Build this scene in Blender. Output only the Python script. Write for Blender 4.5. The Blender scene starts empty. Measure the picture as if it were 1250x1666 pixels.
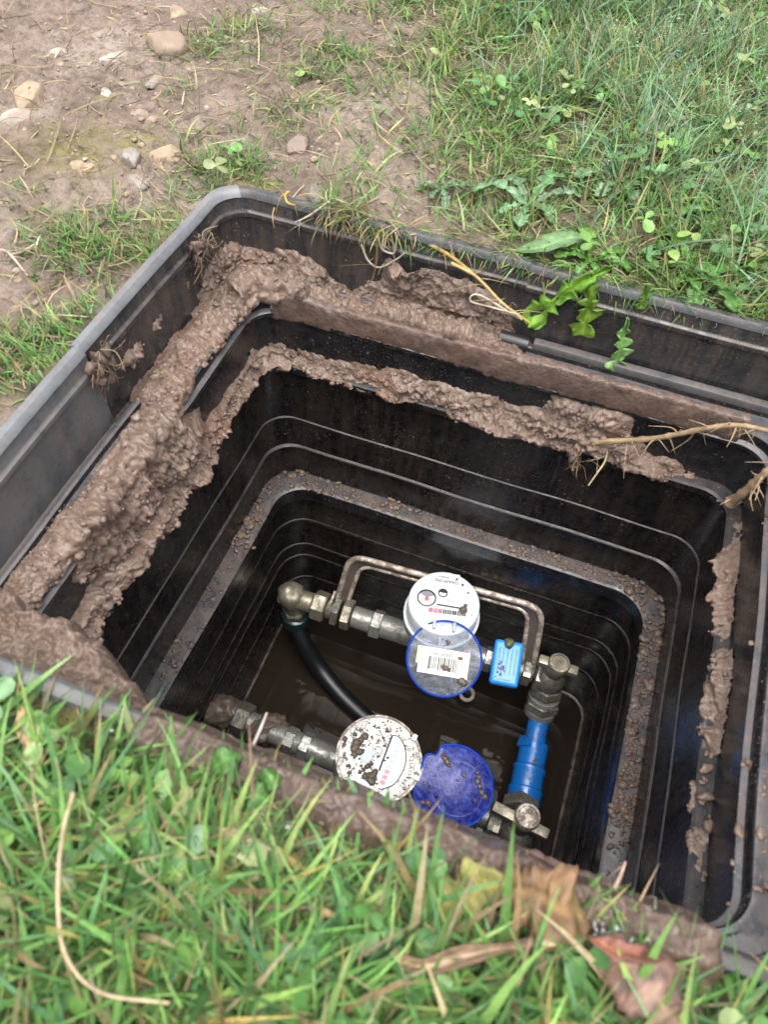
import bpy, bmesh, math, random
import numpy as np
from mathutils import Matrix, Vector
random.seed(7); RNG = np.random.default_rng(7)
SC = bpy.context.scene
COL = SC.collection
PI = math.pi
# ------------------------------------------------------------------ camera
CAM = np.array([0.0582502, -0.3707513, 0.4513545])
CR = np.array([[0.93899514, 0.34099989, 0.04480173],      # rows: camera right, up, back
               [-0.30284224, 0.75802865, 0.57764967],
               [0.16301748, -0.55597809, 0.81505439]])
FPX = 1243.678
W, D = 0.33, 0.267655                                      # half width / depth of the pit frame
cd = bpy.data.cameras.new('camera')
cam = bpy.data.objects.new('camera', cd); COL.objects.link(cam)
cam.matrix_world = Matrix([[CR[0][i], CR[1][i], CR[2][i], CAM[i]] for i in range(3)] + [[0, 0, 0, 1]])
cd.sensor_fit = 'VERTICAL'; cd.sensor_height = 24.0; cd.lens = FPX / 1666 * 24.0
cd.clip_start = 0.02; cd.clip_end = 300
cd.dof.use_dof = True; cd.dof.focus_distance = 0.93; cd.dof.aperture_fstop = 5.2
SC.camera = cam
# ------------------------------------------------------------------ light
SUN_EL, SUN_AZ = math.radians(76), math.radians(170)        # azimuth from +Y towards +X
world = bpy.data.worlds.new('World'); SC.world = world; world.use_nodes = True
wn = world.node_tree; bg = wn.nodes['Background']
sky = wn.nodes.new('ShaderNodeTexSky'); sky.sky_type = 'NISHITA'; sky.sun_disc = False
sky.sun_elevation = SUN_EL; sky.sun_rotation = SUN_AZ
sky.air_density = 1.0; sky.dust_density = 4.0; sky.ozone_density = 1.0
hs = wn.nodes.new('ShaderNodeHueSaturation'); hs.inputs['Saturation'].default_value = 0.28
wn.links.new(sky.outputs[0], hs.inputs['Color']); wn.links.new(hs.outputs[0], bg.inputs['Color'])
bg.inputs['Strength'].default_value = 0.14
sl = bpy.data.lights.new('sun', 'SUN'); sl.energy = 1.25; sl.angle = math.radians(60); sl.color = (1.0, 0.96, 0.9)
so = bpy.data.objects.new('sun', sl); COL.objects.link(so)
sd = Vector((math.sin(SUN_AZ) * math.cos(SUN_EL), math.cos(SUN_AZ) * math.cos(SUN_EL), math.sin(SUN_EL)))
so.rotation_euler = sd.to_track_quat('Z', 'Y').to_euler()
SC.view_settings.view_transform = 'Standard'; SC.view_settings.look = 'None'
SC.view_settings.exposure = 1.62; SC.view_settings.gamma = 1.0; SC.view_settings.use_curve_mapping = False
SC.cycles.max_bounces = 8; SC.cycles.transparent_max_bounces = 16

# ------------------------------------------------------------------ helpers
def A(*v): return np.array(v, dtype=float)
def nrm(v): v = np.asarray(v, float); return v / (np.linalg.norm(v) + 1e-12)
def ray(px, py): return CR.T @ A((px - 625) / FPX, -(py - 833) / FPX, -1)
def at(px, py, z): d = ray(px, py); return CAM + d * ((z - CAM[2]) / d[2])        # a pixel as a point at height z
def atx(px, py, ax, v): d = ray(px, py); return CAM + d * ((v - CAM[ax]) / d[ax])
def atp(px, py, p, n): d = ray(px, py); n = np.asarray(n); return CAM + d * (((p - CAM) @ n) / (d @ n))
def sstep(a, b, x): t = np.clip((x - a) / (b - a), 0, 1); return t * t * (3 - 2 * t)

NROT = np.array([[.36, .48, -.80], [-.80, .60, 0.0], [.48, .64, .60]]).T
def hash3(i, j, k, seed):
    h = (i.astype(np.int64) * 374761393 + j.astype(np.int64) * 668265263 + k.astype(np.int64) * 2147483647 + seed * 974634551) & 0xffffffff
    h = ((h ^ (h >> 13)) * 1274126177) & 0xffffffff
    h = ((h ^ (h >> 16)) * 2246822519) & 0xffffffff
    return ((h ^ (h >> 15)) & 0xffffff) / float(0xffffff)
def vnoise(p, seed=0):
    p = np.asarray(p, float) @ NROT; i = np.floor(p); f = p - i; u = f * f * f * (f * (f * 6 - 15) + 10); i = i.astype(np.int64)
    r = 0
    for a in (0, 1):
        for b in (0, 1):
            for c in (0, 1):
                w = (u[:, 0] if a else 1 - u[:, 0]) * (u[:, 1] if b else 1 - u[:, 1]) * (u[:, 2] if c else 1 - u[:, 2])
                r = r + w * hash3(i[:, 0] + a, i[:, 1] + b, i[:, 2] + c, seed)
    return r * 2 - 1
def fbm(p, seed=0, o=4):
    p = np.asarray(p, float); s = 0; a = 1.0; t = 0
    for k in range(o):
        s = s + a * vnoise(p * 2.03 ** k + 17.3 * k, seed + k); t += a; a *= 0.5
    return s / t
def worley(p, seed=0):
    p = np.asarray(p, float) @ NROT; i = np.floor(p).astype(np.int64); best = np.full(len(p), 9.0)
    for a in (-1, 0, 1):
        for b in (-1, 0, 1):
            for c in (-1, 0, 1):
                q = i + np.array([a, b, c])
                o = np.stack([hash3(q[:, 0], q[:, 1], q[:, 2], seed + m) for m in (11, 23, 37)], 1)
                best = np.minimum(best, ((q + o - p) ** 2).sum(1))
    return np.sqrt(best)

def link_mesh(name, V, F, mat, parent=None, smooth=40, col=None):
    me = bpy.data.meshes.new(name)
    V = np.asarray(V, float)
    if isinstance(F, np.ndarray):
        n = F.shape[1]
        me.vertices.add(len(V)); me.vertices.foreach_set('co', V.ravel())
        me.loops.add(F.size); me.loops.foreach_set('vertex_index', F.ravel().astype(np.int32))
        me.polygons.add(len(F)); me.polygons.foreach_set('loop_start', np.arange(0, F.size, n, dtype=np.int32))
        me.update(calc_edges=True); me.validate()
    else:
        me.from_pydata([tuple(v) for v in V], [], F); me.update()
    if smooth:
        me.polygons.foreach_set('use_smooth', [True] * len(me.polygons))
        if smooth < 180: me.set_sharp_from_angle(angle=math.radians(smooth))
    if col is not None:
        at_ = me.attributes.new('Col', 'FLOAT_COLOR', 'POINT')
        c = np.ones((len(V), 4)); c[:, :3] = col; at_.data.foreach_set('color', c.ravel())
    o = bpy.data.objects.new(name, me); COL.objects.link(o)
    me.materials.append(mat)
    if parent is not None: attach(o, parent)
    return o
def attach(o, parent):
    o.parent = parent                                       # meshes carry world coordinates; only an Empty root is offset
    o.matrix_parent_inverse = Matrix.Translation(-parent.location)
def tag(o, label=None, cat=None, group=None, kind=None):
    if label: o['label'] = label
    if cat: o['category'] = cat
    if group: o['group'] = group
    if kind: o['kind'] = kind
    return o
def thing(name, label, cat, loc, group=None):
    o = bpy.data.objects.new(name, None); COL.objects.link(o); o.empty_display_size = 0.02
    o.location = Vector(loc); return tag(o, label, cat, group)

class MB:                                                   # gathers shapes for ONE mesh object
    def __init__(s): s.V = []; s.F = []; s.n = 0
    def add(s, V, F, M=None):
        V = np.asarray(V, float)
        if M is not None: V = V @ M[:3, :3].T + M[:3, 3]
        s.V.append(V); s.F += [tuple(int(i) + s.n for i in f) for f in F]; s.n += len(V); return s
    def build(s, name, mat, parent=None, smooth=40):
        return link_mesh(name, np.concatenate(s.V), s.F, mat, parent, smooth)
def frame(o, z, x=None):                                    # 4x4 with local z along z
    z = nrm(z)
    if x is None: x = A(1, 0, 0) if abs(z[0]) < .9 else A(0, 1, 0)
    x = nrm(np.asarray(x) - z * (np.asarray(x) @ z)); y = np.cross(z, x)
    M = np.eye(4); M[:3, 0] = x; M[:3, 1] = y; M[:3, 2] = z; M[:3, 3] = o; return M
def lathe(prof, n=32, ph=0.0, cap=True):
    V = []; F = []; cap = cap and tuple(prof[0]) != tuple(prof[-1])
    m = len(prof)
    for (r, z) in prof:
        for k in range(n):
            a = 2 * PI * k / n + ph; V.append((r * math.cos(a), r * math.sin(a), z))
    for i in range(m - 1):
        for k in range(n):
            F.append((i * n + k, i * n + (k + 1) % n, (i + 1) * n + (k + 1) % n, (i + 1) * n + k))
    if cap and prof[0][0] > 1e-6: F.append(tuple(range(n - 1, -1, -1)))
    if cap and prof[-1][0] > 1e-6: F.append(tuple((m - 1) * n + k for k in range(n)))
    return V, F
def smooth_path(P, n=6):
    P = [np.asarray(p, float) for p in P]; Q = [2 * P[0] - P[1]] + P + [2 * P[-1] - P[-2]]; out = []
    for i in range(1, len(Q) - 2):
        for k in range(n):
            t = k / n; a, b, c, d = Q[i - 1:i + 3]
            out.append(.5 * (2 * b + (c - a) * t + (2 * a - 5 * b + 4 * c - d) * t * t + (3 * b - a - 3 * c + d) * t ** 3))
    out.append(P[-1]); return out
def round_path(P, r, n=6):                                  # straight runs with rounded corners
    P = [np.asarray(p, float) for p in P]; out = [P[0]]
    for i in range(1, len(P) - 1):
        a = nrm(P[i - 1] - P[i]); b = nrm(P[i + 1] - P[i])
        p0 = P[i] + a * r; p1 = P[i] + b * r
        for k in range(n + 1):
            t = k / n; out.append((1 - t) ** 2 * p0 + 2 * t * (1 - t) * P[i] + t * t * p1)
    out.append(P[-1]); return out
def tube(P, r, n=12):
    P = np.array(P); m = len(P); r = np.full(m, r) if np.isscalar(r) else np.asarray(r)
    T = np.gradient(P, axis=0); T /= np.linalg.norm(T, axis=1)[:, None] + 1e-12
    u = A(0, 0, 1) if abs(T[0][2]) < .9 else A(1, 0, 0); V = []; F = []
    for i in range(m):
        u = nrm(u - T[i] * (u @ T[i])); v = np.cross(T[i], u)
        for k in range(n):
            a = 2 * PI * k / n; V.append(P[i] + r[i] * (u * math.cos(a) + v * math.sin(a)))
    for i in range(m - 1):
        for k in range(n): F.append((i * n + k, i * n + (k + 1) % n, (i + 1) * n + (k + 1) % n, (i + 1) * n + k))
    F.append(tuple(range(n - 1, -1, -1))); F.append(tuple((m - 1) * n + k for k in range(n)))
    return V, F
def box(sx, sy, sz, bev=0.0, seg=2):
    bm = bmesh.new(); bmesh.ops.create_cube(bm, size=1.0)
    bmesh.ops.scale(bm, vec=(sx, sy, sz), verts=bm.verts)
    if bev: bmesh.ops.bevel(bm, geom=bm.edges[:], offset=bev, segments=seg, affect='EDGES', profile=0.6)
    V = [tuple(v.co) for v in bm.verts]; bm.verts.index_update(); F = [[v.index for v in f.verts] for f in bm.faces]; bm.free()
    return V, F
def ico(sub, r=1.0):
    bm = bmesh.new(); bmesh.ops.create_icosphere(bm, subdivisions=sub, radius=r)
    V = np.array([tuple(v.co) for v in bm.verts]); F = [[v.index for v in f.verts] for f in bm.faces]; bm.free(); return V, F
ICO = {k: ico(k) for k in (1, 2, 3, 4)}
def rock(c, s, seed, sub=3, amp=.22, f=1.3):
    V, F = ICO[sub]; d = 1 + amp * fbm(V * f + seed * 7.1, seed, 4); n = V * d[:, None]
    a = seed * 1.7; Rz = np.array([[math.cos(a), -math.sin(a), 0], [math.sin(a), math.cos(a), 0], [0, 0, 1]])
    return (n * np.asarray(s)) @ Rz.T + np.asarray(c), F
def stone_shape(c, s, seed, sub=4, amp=.22):
    rg = np.random.default_rng(seed); V, F = ICO[sub]; V = V * (1 + .12 * fbm(V * 1.3 + seed * 3.3, seed, 3))[:, None]
    for k in range(9):
        n_ = nrm(rg.normal(size=3)); h = rg.uniform(.62, .9); e = np.maximum(0, V @ n_ - h); V = V - np.outer(e * .85, n_)
    V = V * (1 + amp * .3 * fbm(V * 3.5 + seed, seed + 5, 4))[:, None]
    a = seed * 1.7; Rz = np.array([[math.cos(a), -math.sin(a), 0], [math.sin(a), math.cos(a), 0], [0, 0, 1]])
    return (V * np.asarray(s)) @ Rz.T + np.asarray(c), F
def dome(c, nor, r, h, seed):                                # a small flattened splash of mud
    rg = random.Random(seed); n = 9; M = frame(c, nor); V = []; F = []
    w = [r * (0.6 + .7 * rg.random()) for _ in range(n)]
    for j, (q, z) in enumerate(((1.0, -.0004), (.75, h * .75), (.35, h))):
        for k in range(n):
            a = 2 * PI * k / n; V.append((w[k] * q * math.cos(a), w[k] * q * math.sin(a), z * (0.7 + .5 * rg.random() if j else 1)))
    for j in range(2):
        for k in range(n): F.append((j * n + k, j * n + (k + 1) % n, (j + 1) * n + (k + 1) % n, (j + 1) * n + k))
    F.append(tuple(2 * n + k for k in range(n)))
    return np.array(V) @ M[:3, :3].T + M[:3, 3], F
def text(s, size, M, mat, name, parent, ext=.00015):
    cu = bpy.data.curves.new('lettering', 'FONT'); cu.body = s; cu.size = size; cu.align_x = 'CENTER'; cu.align_y = 'CENTER'; cu.extrude = ext
    cu.resolution_u = 2
    t = bpy.data.objects.new('lettering', cu); COL.objects.link(t)
    dg = bpy.context.evaluated_depsgraph_get(); me = bpy.data.meshes.new_from_object(t.evaluated_get(dg))
    V = np.array([tuple(v.co) for v in me.vertices]); F = [list(p.vertices) for p in me.polygons]
    bpy.data.objects.remove(t); bpy.data.meshes.remove(me)
    V = V @ M[:3, :3].T + M[:3, 3]
    if parent is None: return V, F
    return link_mesh(name, V, F, mat, parent, 0)

# ------------------------------------------------------------------ materials
class NT:
    def __init__(s, name):
        s.m = bpy.data.materials.new(name); s.m.use_nodes = True; s.t = s.m.node_tree; s.b = s.t.nodes['Principled BSDF']
        s.tc = s.n('ShaderNodeTexCoord'); s.ob = s.n('ShaderNodeNewGeometry').outputs['Position']
    def n(s, ty, **kw):
        x = s.t.nodes.new(ty)
        for k, v in kw.items(): setattr(x, k, v)
        return x
    def l(s, a, b): s.t.links.new(a, b)
    def noise(s, scale, detail=5, rough=.6, dist=0, vec=None):
        x = s.n('ShaderNodeTexNoise'); x.inputs['Scale'].default_value = scale; x.inputs['Detail'].default_value = detail
        x.inputs['Roughness'].default_value = rough; x.inputs['Distortion'].default_value = dist
        s.l(vec or s.ob, x.inputs['Vector']); return x.outputs['Fac']
    def voro(s, scale, vec=None):
        x = s.n('ShaderNodeTexVoronoi'); x.inputs['Scale'].default_value = scale; s.l(vec or s.ob, x.inputs['Vector']); return x.outputs['Distance']
    def ramp(s, fac, pts):
        x = s.n('ShaderNodeValToRGB'); e = x.color_ramp.elements
        while len(e) < len(pts): e.new(.5)
        for q, (p, c) in zip(e, pts): q.position = p; q.color = (*c, 1) if not np.isscalar(c) else (c, c, c, 1)
        s.l(fac, x.inputs['Fac']); return x.outputs['Color']
    def mix(s, f, a, b, mode='MIX'):
        x = s.n('ShaderNodeMix', data_type='RGBA', blend_type=mode)
        for sock, v in ((x.inputs[0], f), (x.inputs[6], a), (x.inputs[7], b)):
            if hasattr(v, 'is_linked'): s.l(v, sock)
            elif np.isscalar(v): sock.default_value = v
            else: sock.default_value = (*v, 1)
        return x.outputs[2]
    def math(s, op, a, b=0.0):
        x = s.n('ShaderNodeMath', operation=op)
        for sock, v in zip(x.inputs, (a, b)):
            if hasattr(v, 'is_linked'): s.l(v, sock)
            else: sock.default_value = v
        return x.outputs[0]
    def stretch(s, sc):
        x = s.n('ShaderNodeMapping'); x.inputs['Scale'].default_value = sc; s.l(s.ob, x.inputs['Vector']); return x.outputs[0]
    def base(s, c): s.l(c, s.b.inputs['Base Color']) if hasattr(c, 'is_linked') else setattr(s.b.inputs['Base Color'], 'default_value', (*c, 1))
    def rough(s, c): s.l(c, s.b.inputs['Roughness']) if hasattr(c, 'is_linked') else setattr(s.b.inputs['Roughness'], 'default_value', c)
    def set(s, k, v): s.b.inputs[k].default_value = v
    def bump(s, h, dist, strength=1.0, prev=None):
        x = s.n('ShaderNodeBump'); x.inputs['Distance'].default_value = dist; x.inputs['Strength'].default_value = strength
        s.l(h, x.inputs['Height'])
        if prev: s.l(prev, x.inputs['Normal'])
        s.l(x.outputs[0], s.b.inputs['Normal']); return x.outputs[0]
    def up(s):
        g = s.n('ShaderNodeNewGeometry'); x = s.n('ShaderNodeSeparateXYZ'); s.l(g.outputs['Normal'], x.inputs[0]); return x.outputs[2]
DIRT = (.150, .105, .077)
def m_plastic(name, base, dirt=.5, rough=.28, worn=0.0, wornc=(.2, .215, .23), speck=.5, film=0.0, up_sheen=None, spec=.5):
    s = NT(name)
    n1 = s.noise(14, 6, .65); n2 = s.noise(90, 5, .7); s.set('Specular IOR Level', spec)
    streak = s.noise(75, 6, .7, vec=s.stretch((1, 1, .14)))
    c = s.mix(s.ramp(n2, [(.35, 0.0), (.75, 1.0)]), base, tuple(b * 1.9 + .004 for b in base))
    if worn:
        c = s.mix(s.math('MULTIPLY', s.ramp(s.math('ADD', n1, s.math('MULTIPLY', s.noise(220, 4), .35)), [(.5, .15), (.8, 1.0)]), worn), c, wornc)
    if film:
        c = s.mix(s.math('MULTIPLY', s.ramp(streak, [(.42, .0), (.70, 1.0)]), film), c, DIRT)
    if up_sheen: c = s.mix(s.math('MULTIPLY', s.ramp(s.up(), [(.5, 0.0), (.85, 1.0)]), s.ramp(s.noise(55, 5, .7), [(.25, .35), (.6, 1.0)])), c, up_sheen)    # worn grey and wet sky sheen, painted into the colour of upward faces
    # dirt settled on upward ledges, broken by noise
    upm = s.ramp(s.up(), [(.45, 0.0), (.8, 1.0)])
    dm = s.math('MULTIPLY', upm, s.ramp(s.math('ADD', s.math('MULTIPLY', s.noise(38, 6, .75), .7), s.math('MULTIPLY', n2, .5)), [(.50, 0.0), (.72, 1.0)]))
    c = s.mix(s.math('MULTIPLY', dm, dirt), c, DIRT)
    # specks of splashed mud
    v = s.voro(150); vm = s.math('MULTIPLY', s.ramp(v, [(.0, 1.0), (.13, 1.0), (.17, 0.0)]), s.ramp(s.noise(26, 3), [(.56, 0.0), (.62, 1.0)]))
    c = s.mix(s.math('MULTIPLY', vm, speck), c, tuple(d * 1.3 for d in DIRT))
    v2 = s.voro(330); vm2 = s.math('MULTIPLY', s.ramp(v2, [(.0, 1.0), (.13, 1.0), (.20, 0.0)]), s.ramp(s.noise(17, 4, .7), [(.42, 0.0), (.56, 1.0)]))
    c = s.mix(s.math('MULTIPLY', vm2, speck * .8), c, tuple(d * 1.5 for d in DIRT))
    drip = s.math('MULTIPLY', s.ramp(s.noise(130, 5, .7, vec=s.stretch((1, 1, .07))), [(.60, 0.0), (.70, 1.0)]), s.ramp(s.noise(11, 4), [(.45, 0.0), (.62, 1.0)]))
    c = s.mix(s.math('MULTIPLY', drip, speck * .45), c, tuple(d * .6 for d in DIRT))
    s.base(c)
    rr = s.mix(dm, s.ramp(n2, [(.3, rough * .6), (.7, rough * 1.5)]), (.6, .6, .6)); s.rough(rr)
    s.bump(s.math('ADD', s.noise(260, 4, .6), s.math('MULTIPLY', vm, .5)), .0006, .35)
    return s.m
M_FRAME = m_plastic('frame_plastic', (.008, .0085, .0095), dirt=.35, rough=.24, worn=.35, wornc=(.05, .053, .055), film=.30, speck=.8)
M_FRAMEW = m_plastic('weathered_frame_plastic', (.03, .032, .034), dirt=.3, rough=.34, worn=.75, wornc=(.11, .115, .12), film=.40, speck=.8)
M_RIM = m_plastic('weathered_rim_plastic', (.045, .047, .05), dirt=.35, rough=.33, worn=.8, wornc=(.155, .165, .175), speck=1.0)
M_RIMB = m_plastic('black_rim_plastic', (.012, .013, .014), dirt=.25, rough=.26, worn=.4, wornc=(.07, .075, .08), speck=.7)
M_BODY = m_plastic('black_wet_plastic', (.0034, .0033, .0034), dirt=.22, rough=.27, speck=1.0, film=.12, up_sheen=(.026, .028, .032), spec=.32)
M_LEDGE = m_plastic('gritty_ledge_plastic', (.006, .0063, .0075), dirt=.38, rough=.24, speck=1.0, film=.05, up_sheen=(.062, .067, .075))
M_FLANGE = m_plastic('silty_flange_plastic', (.006, .0063, .0075), dirt=.55, rough=.24, speck=1.0, film=.04, up_sheen=(.05, .054, .062))
def m_mud(name, c0, c1, c2, rough=.42):
    s = NT(name)
    n = s.noise(45, 6, .65); f = s.noise(320, 5, .7); big = s.noise(9, 3)
    c = s.ramp(n, [(.25, c0), (.5, c1), (.78, c2)])
    c = s.mix(s.ramp(big, [(.52, 0.0), (.72, .55)]), c, (.17, .085, .05))
    c = s.mix(s.ramp(f, [(.3, .6), (.5, 0.0)]), c, tuple(x * .5 for x in c0))
    c = s.mix(s.ramp(s.noise(600, 3), [(.60, 0.0), (.72, .5)]), c, tuple(min(1, x * 1.5) for x in c2))
    s.base(c); s.rough(s.ramp(s.noise(120, 5), [(.36, rough * .30), (.64, rough * 1.35)]))
    s.set('Coat Weight', .30); s.set('Coat Roughness', .16)
    b1 = s.bump(s.noise(110, 7, .72, .8), .0042, .85); s.bump(s.noise(700, 4, .65), .0012, .7, b1)
    return s.m
M_MUD = m_mud('wet_mud', (.120, .081, .059), (.178, .123, .091), (.238, .172, .132))
M_MUDD = m_mud('dark_wet_mud', (.055, .040, .028), (.085, .064, .046), (.125, .095, .07))
M_BAR = m_mud('mud_coated_steel', (.075, .050, .038), (.12, .078, .06), (.16, .11, .09), .4)
M_RUSTBAR = m_mud('muddy_rusty_steel', (.078, .050, .037), (.128, .084, .063), (.19, .132, .102), .42)
def m_soil():
    s = NT('soil')
    n = s.noise(7, 6, .65); f = s.noise(60, 6, .7); g = s.noise(400, 4, .7)
    c = s.ramp(n, [(.30, (.142, .100, .076)), (.48, (.260, .194, .152)), (.68, (.395, .32, .262))])
    c = s.mix(s.ramp(f, [(.3, .8), (.55, 0.0)]), c, (.085, .058, .042))
    c = s.mix(s.ramp(g, [(.62, 0.0), (.75, .7)]), c, (.40, .33, .26))
    at_ = s.n('ShaderNodeAttribute', attribute_name='Col'); sp = s.n('ShaderNodeSeparateColor'); s.l(at_.outputs['Color'], sp.inputs[0])
    th = s.ramp(f, [(.3, (.035, .03, .018)), (.5, (.085, .075, .035)), (.75, (.20, .16, .085))])
    c = s.mix(sp.outputs[0], c, th)
    moss = s.ramp(g, [(.3, (.12, .12, .02)), (.7, (.30, .28, .05))])
    c = s.mix(s.math('MULTIPLY', sp.outputs[1], s.ramp(s.noise(90, 4), [(.35, 0.0), (.6, 1.0)])), c, moss)
    s.base(c); s.rough(.75); b = s.bump(s.noise(85, 8, .75, .5), .011, .85); s.bump(g, .002, .8, b); return s.m
M_SOIL = m_soil()
def m_attr(name, rough=.4, trans=.25, spec=.5, var=.35):
    s = NT(name)
    a = s.n('ShaderNodeAttribute', attribute_name='Col')
    c = s.mix(s.ramp(s.noise(180, 3), [(.3, 0.0), (.7, 1.0)]), s.mix(1.0, a.outputs['Color'], (1 - var, 1 - var, 1 - var), 'MULTIPLY'), a.outputs['Color'])
    s.base(c); s.rough(rough); s.set('Specular IOR Level', spec)
    if trans:
        tr = s.n('ShaderNodeBsdfTranslucent'); s.l(c, tr.inputs['Color']); mx = s.n('ShaderNodeMixShader'); mx.inputs[0].default_value = trans
        o = s.t.nodes['Material Output']; s.l(s.b.outputs[0], mx.inputs[1]); s.l(tr.outputs[0], mx.inputs[2]); s.l(mx.outputs[0], o.inputs['Surface'])
    return s.m
M_GRASS = m_attr('grass_blade', .42, .34, .28)
M_LEAF = m_attr('leaf', .36, .28)
M_DRY = m_attr('dry_stem', .6, .1)
def m_simple(name, c, rough=.4, metal=0.0, n=0.0, scale=120, spec=None, bump=.0):
    s = NT(name)
    if n: s.base(s.mix(s.ramp(s.noise(scale, 5, .65), [(.3, 0.0), (.7, 1.0)]), tuple(x * (1 - n) for x in c), c))
    else: s.base(c)
    s.rough(rough); s.set('Metallic', metal)
    if spec is not None: s.set('Specular IOR Level', spec)
    if bump: s.bump(s.noise(scale * 2, 5, .65), bump, .6)
    return s.m
def m_dirty(name, c, dirtc, amt=.5, scale=70, rough=.3, metal=0.0, lo=.5, hi=.62):
    s = NT(name); f = s.ramp(s.math('ADD', s.math('MULTIPLY', s.noise(scale, 6, .7), .75), s.math('MULTIPLY', s.noise(scale * 5, 4), .25)), [(lo, 0.0), (hi, amt)])
    s.base(s.mix(f, c, dirtc)); s.rough(s.mix(f, (rough,) * 3, (.6, .6, .6)))
    mm = s.math('MULTIPLY', s.math('SUBTRACT', 1.0, f), metal); s.l(mm, s.b.inputs['Metallic'])
    s.bump(f, .0008, .6); return s.m
M_BRASS = m_dirty('dirty_brass', (.30, .275, .21), (.05, .042, .03), .8, 60, .34, .75, .42, .62)
M_BRASSD = m_dirty('dark_wet_brass', (.17, .165, .135), (.03, .028, .02), .85, 60, .26, .6, .45, .6)
M_PIPE = m_dirty('wet_grey_pipe', (.22, .22, .205), (.05, .045, .035), .8, 50, .25, .45, .45, .62)
M_STEEL = m_dirty('muddy_stainless_steel', (.56, .49, .42), (.10, .075, .055), .95, 70, .36, .5, .42, .56)
M_WHITE = m_simple('white_meter_plastic', (.46, .49, .53), .5, n=.04, scale=40, spec=.25)
M_WHITED = m_dirty('mud_spotted_white_plastic', (.49, .48, .46), (.04, .029, .021), .95, 120, .35, 0, .56, .585)
M_GREYP = m_simple('pale_grey_plastic', (.36, .39, .42), .35, n=.15)
M_INK = m_simple('grey_print', (.045, .05, .065), .8, spec=.1)
M_INKF = m_simple('faint_grey_print', (.40, .42, .45), .5)
M_BLACK = m_simple('black_plastic', (.012, .012, .014), .35)
M_RED = m_simple('red_print', (.62, .05, .07), .45)
M_PINK = m_simple('pink_print', (.62, .30, .36), .45)
M_PALEB = m_simple('pale_blue_print', (.38, .50, .60), .4)
M_STICK = m_simple('white_paper_label', (.56, .57, .53), .75, n=.05, spec=.15)
M_YEL = m_simple('yellow_paper_label', (.66, .62, .25), .5)
M_BLUE = m_dirty('bright_blue_plastic', (.015, .22, .66), (.10, .07, .05), .7, 55, .33, 0, .60, .66)
M_BLUEP = m_dirty('wet_blue_pipe_plastic', (.006, .105, .37), (.03, .04, .05), .85, 34, .22, 0, .52, .68)
M_HOSE = m_simple('black_rubber_hose', (.005, .007, .009), .42, n=.4, scale=80, bump=.0006)
M_NUTG = m_simple('dark_green_plastic', (.012, .035, .035), .25, n=.5, scale=90)
M_RUBBER = m_simple('pale_rubber', (.36, .34, .27), .5, n=.3)
def m_clear(name, tint, dens, body, rough=.2, smear=True):
    s = NT(name); s.rough(rough)
    s.base(s.mix(s.ramp(s.noise(60, 5, .7, 1.0), [(.4, 0.0), (.72, 1.0)]), body, tuple(min(1, b * 1.5 + .1) for b in body)) if smear else body)
    tr = s.n('ShaderNodeBsdfTransparent'); tr.inputs['Color'].default_value = (*tint, 1)
    mx = s.n('ShaderNodeMixShader')
    if smear:
        f = s.ramp(s.math('ADD', s.math('MULTIPLY', s.noise(45, 6, .75, 1.5), .6), s.math('MULTIPLY', s.noise(260, 5, .7), .4)), [(.40, dens * .45), (.52, dens), (.64, min(.95, dens * 2.4))]); s.l(f, mx.inputs[0])
    else: mx.inputs[0].default_value = dens
    o = s.t.nodes['Material Output']; s.l(tr.outputs[0], mx.inputs[1]); s.l(s.b.outputs[0], mx.inputs[2]); s.l(mx.outputs[0], o.inputs['Surface'])
    s.bump(s.noise(130, 5, .6), .0012, .6)
    return s.m
M_CLEAR = m_clear('clear_lid_plastic', (.86, .88, .92), .15, (.34, .37, .42))
M_BLUELID = m_clear('blue_lid_plastic', (.06, .12, .70), .55, (.010, .026, .24), .32)
M_BLUERIM = m_clear('blue_edge_plastic', (.1, .2, .8), .85, (.012, .055, .40), .2, False)
def m_water():
    s = NT('murky_water'); s.base((.017, .0125, .0092)); s.rough(.03); s.set('IOR', 1.33)
    s.bump(s.noise(10, 2, .4), .003, .10); return s.m
M_WATER = m_water()
def m_stone(name, c):
    s = NT(name); n = s.noise(60, 6, .7); cc = s.ramp(n, [(.3, tuple(x * .62 for x in c)), (.55, c), (.8, tuple(min(1, x * 1.25) for x in c))]); s.base(s.mix(s.ramp(s.noise(34, 5, .7), [(.42, .75), (.62, .1)]), cc, (.20, .145, .105)))
    s.rough(.7); s.bump(s.noise(150, 6, .7), .002, .6); return s.m
M_ST_TAN = m_stone('tan_stone', (.34, .255, .165)); M_ST_GREY = m_stone('grey_stone', (.25, .24, .225))
M_ST_WHITE = m_stone('white_stone', (.36, .335, .295)); M_ST_BROWN = m_stone('brown_stone', (.27, .205, .15)); M_ST_DARK = m_stone('dark_grey_stone', (.14, .13, .13))
M_GRIT = m_simple('white_grit', (.50, .52, .52), .5, n=.2, scale=300)

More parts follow.
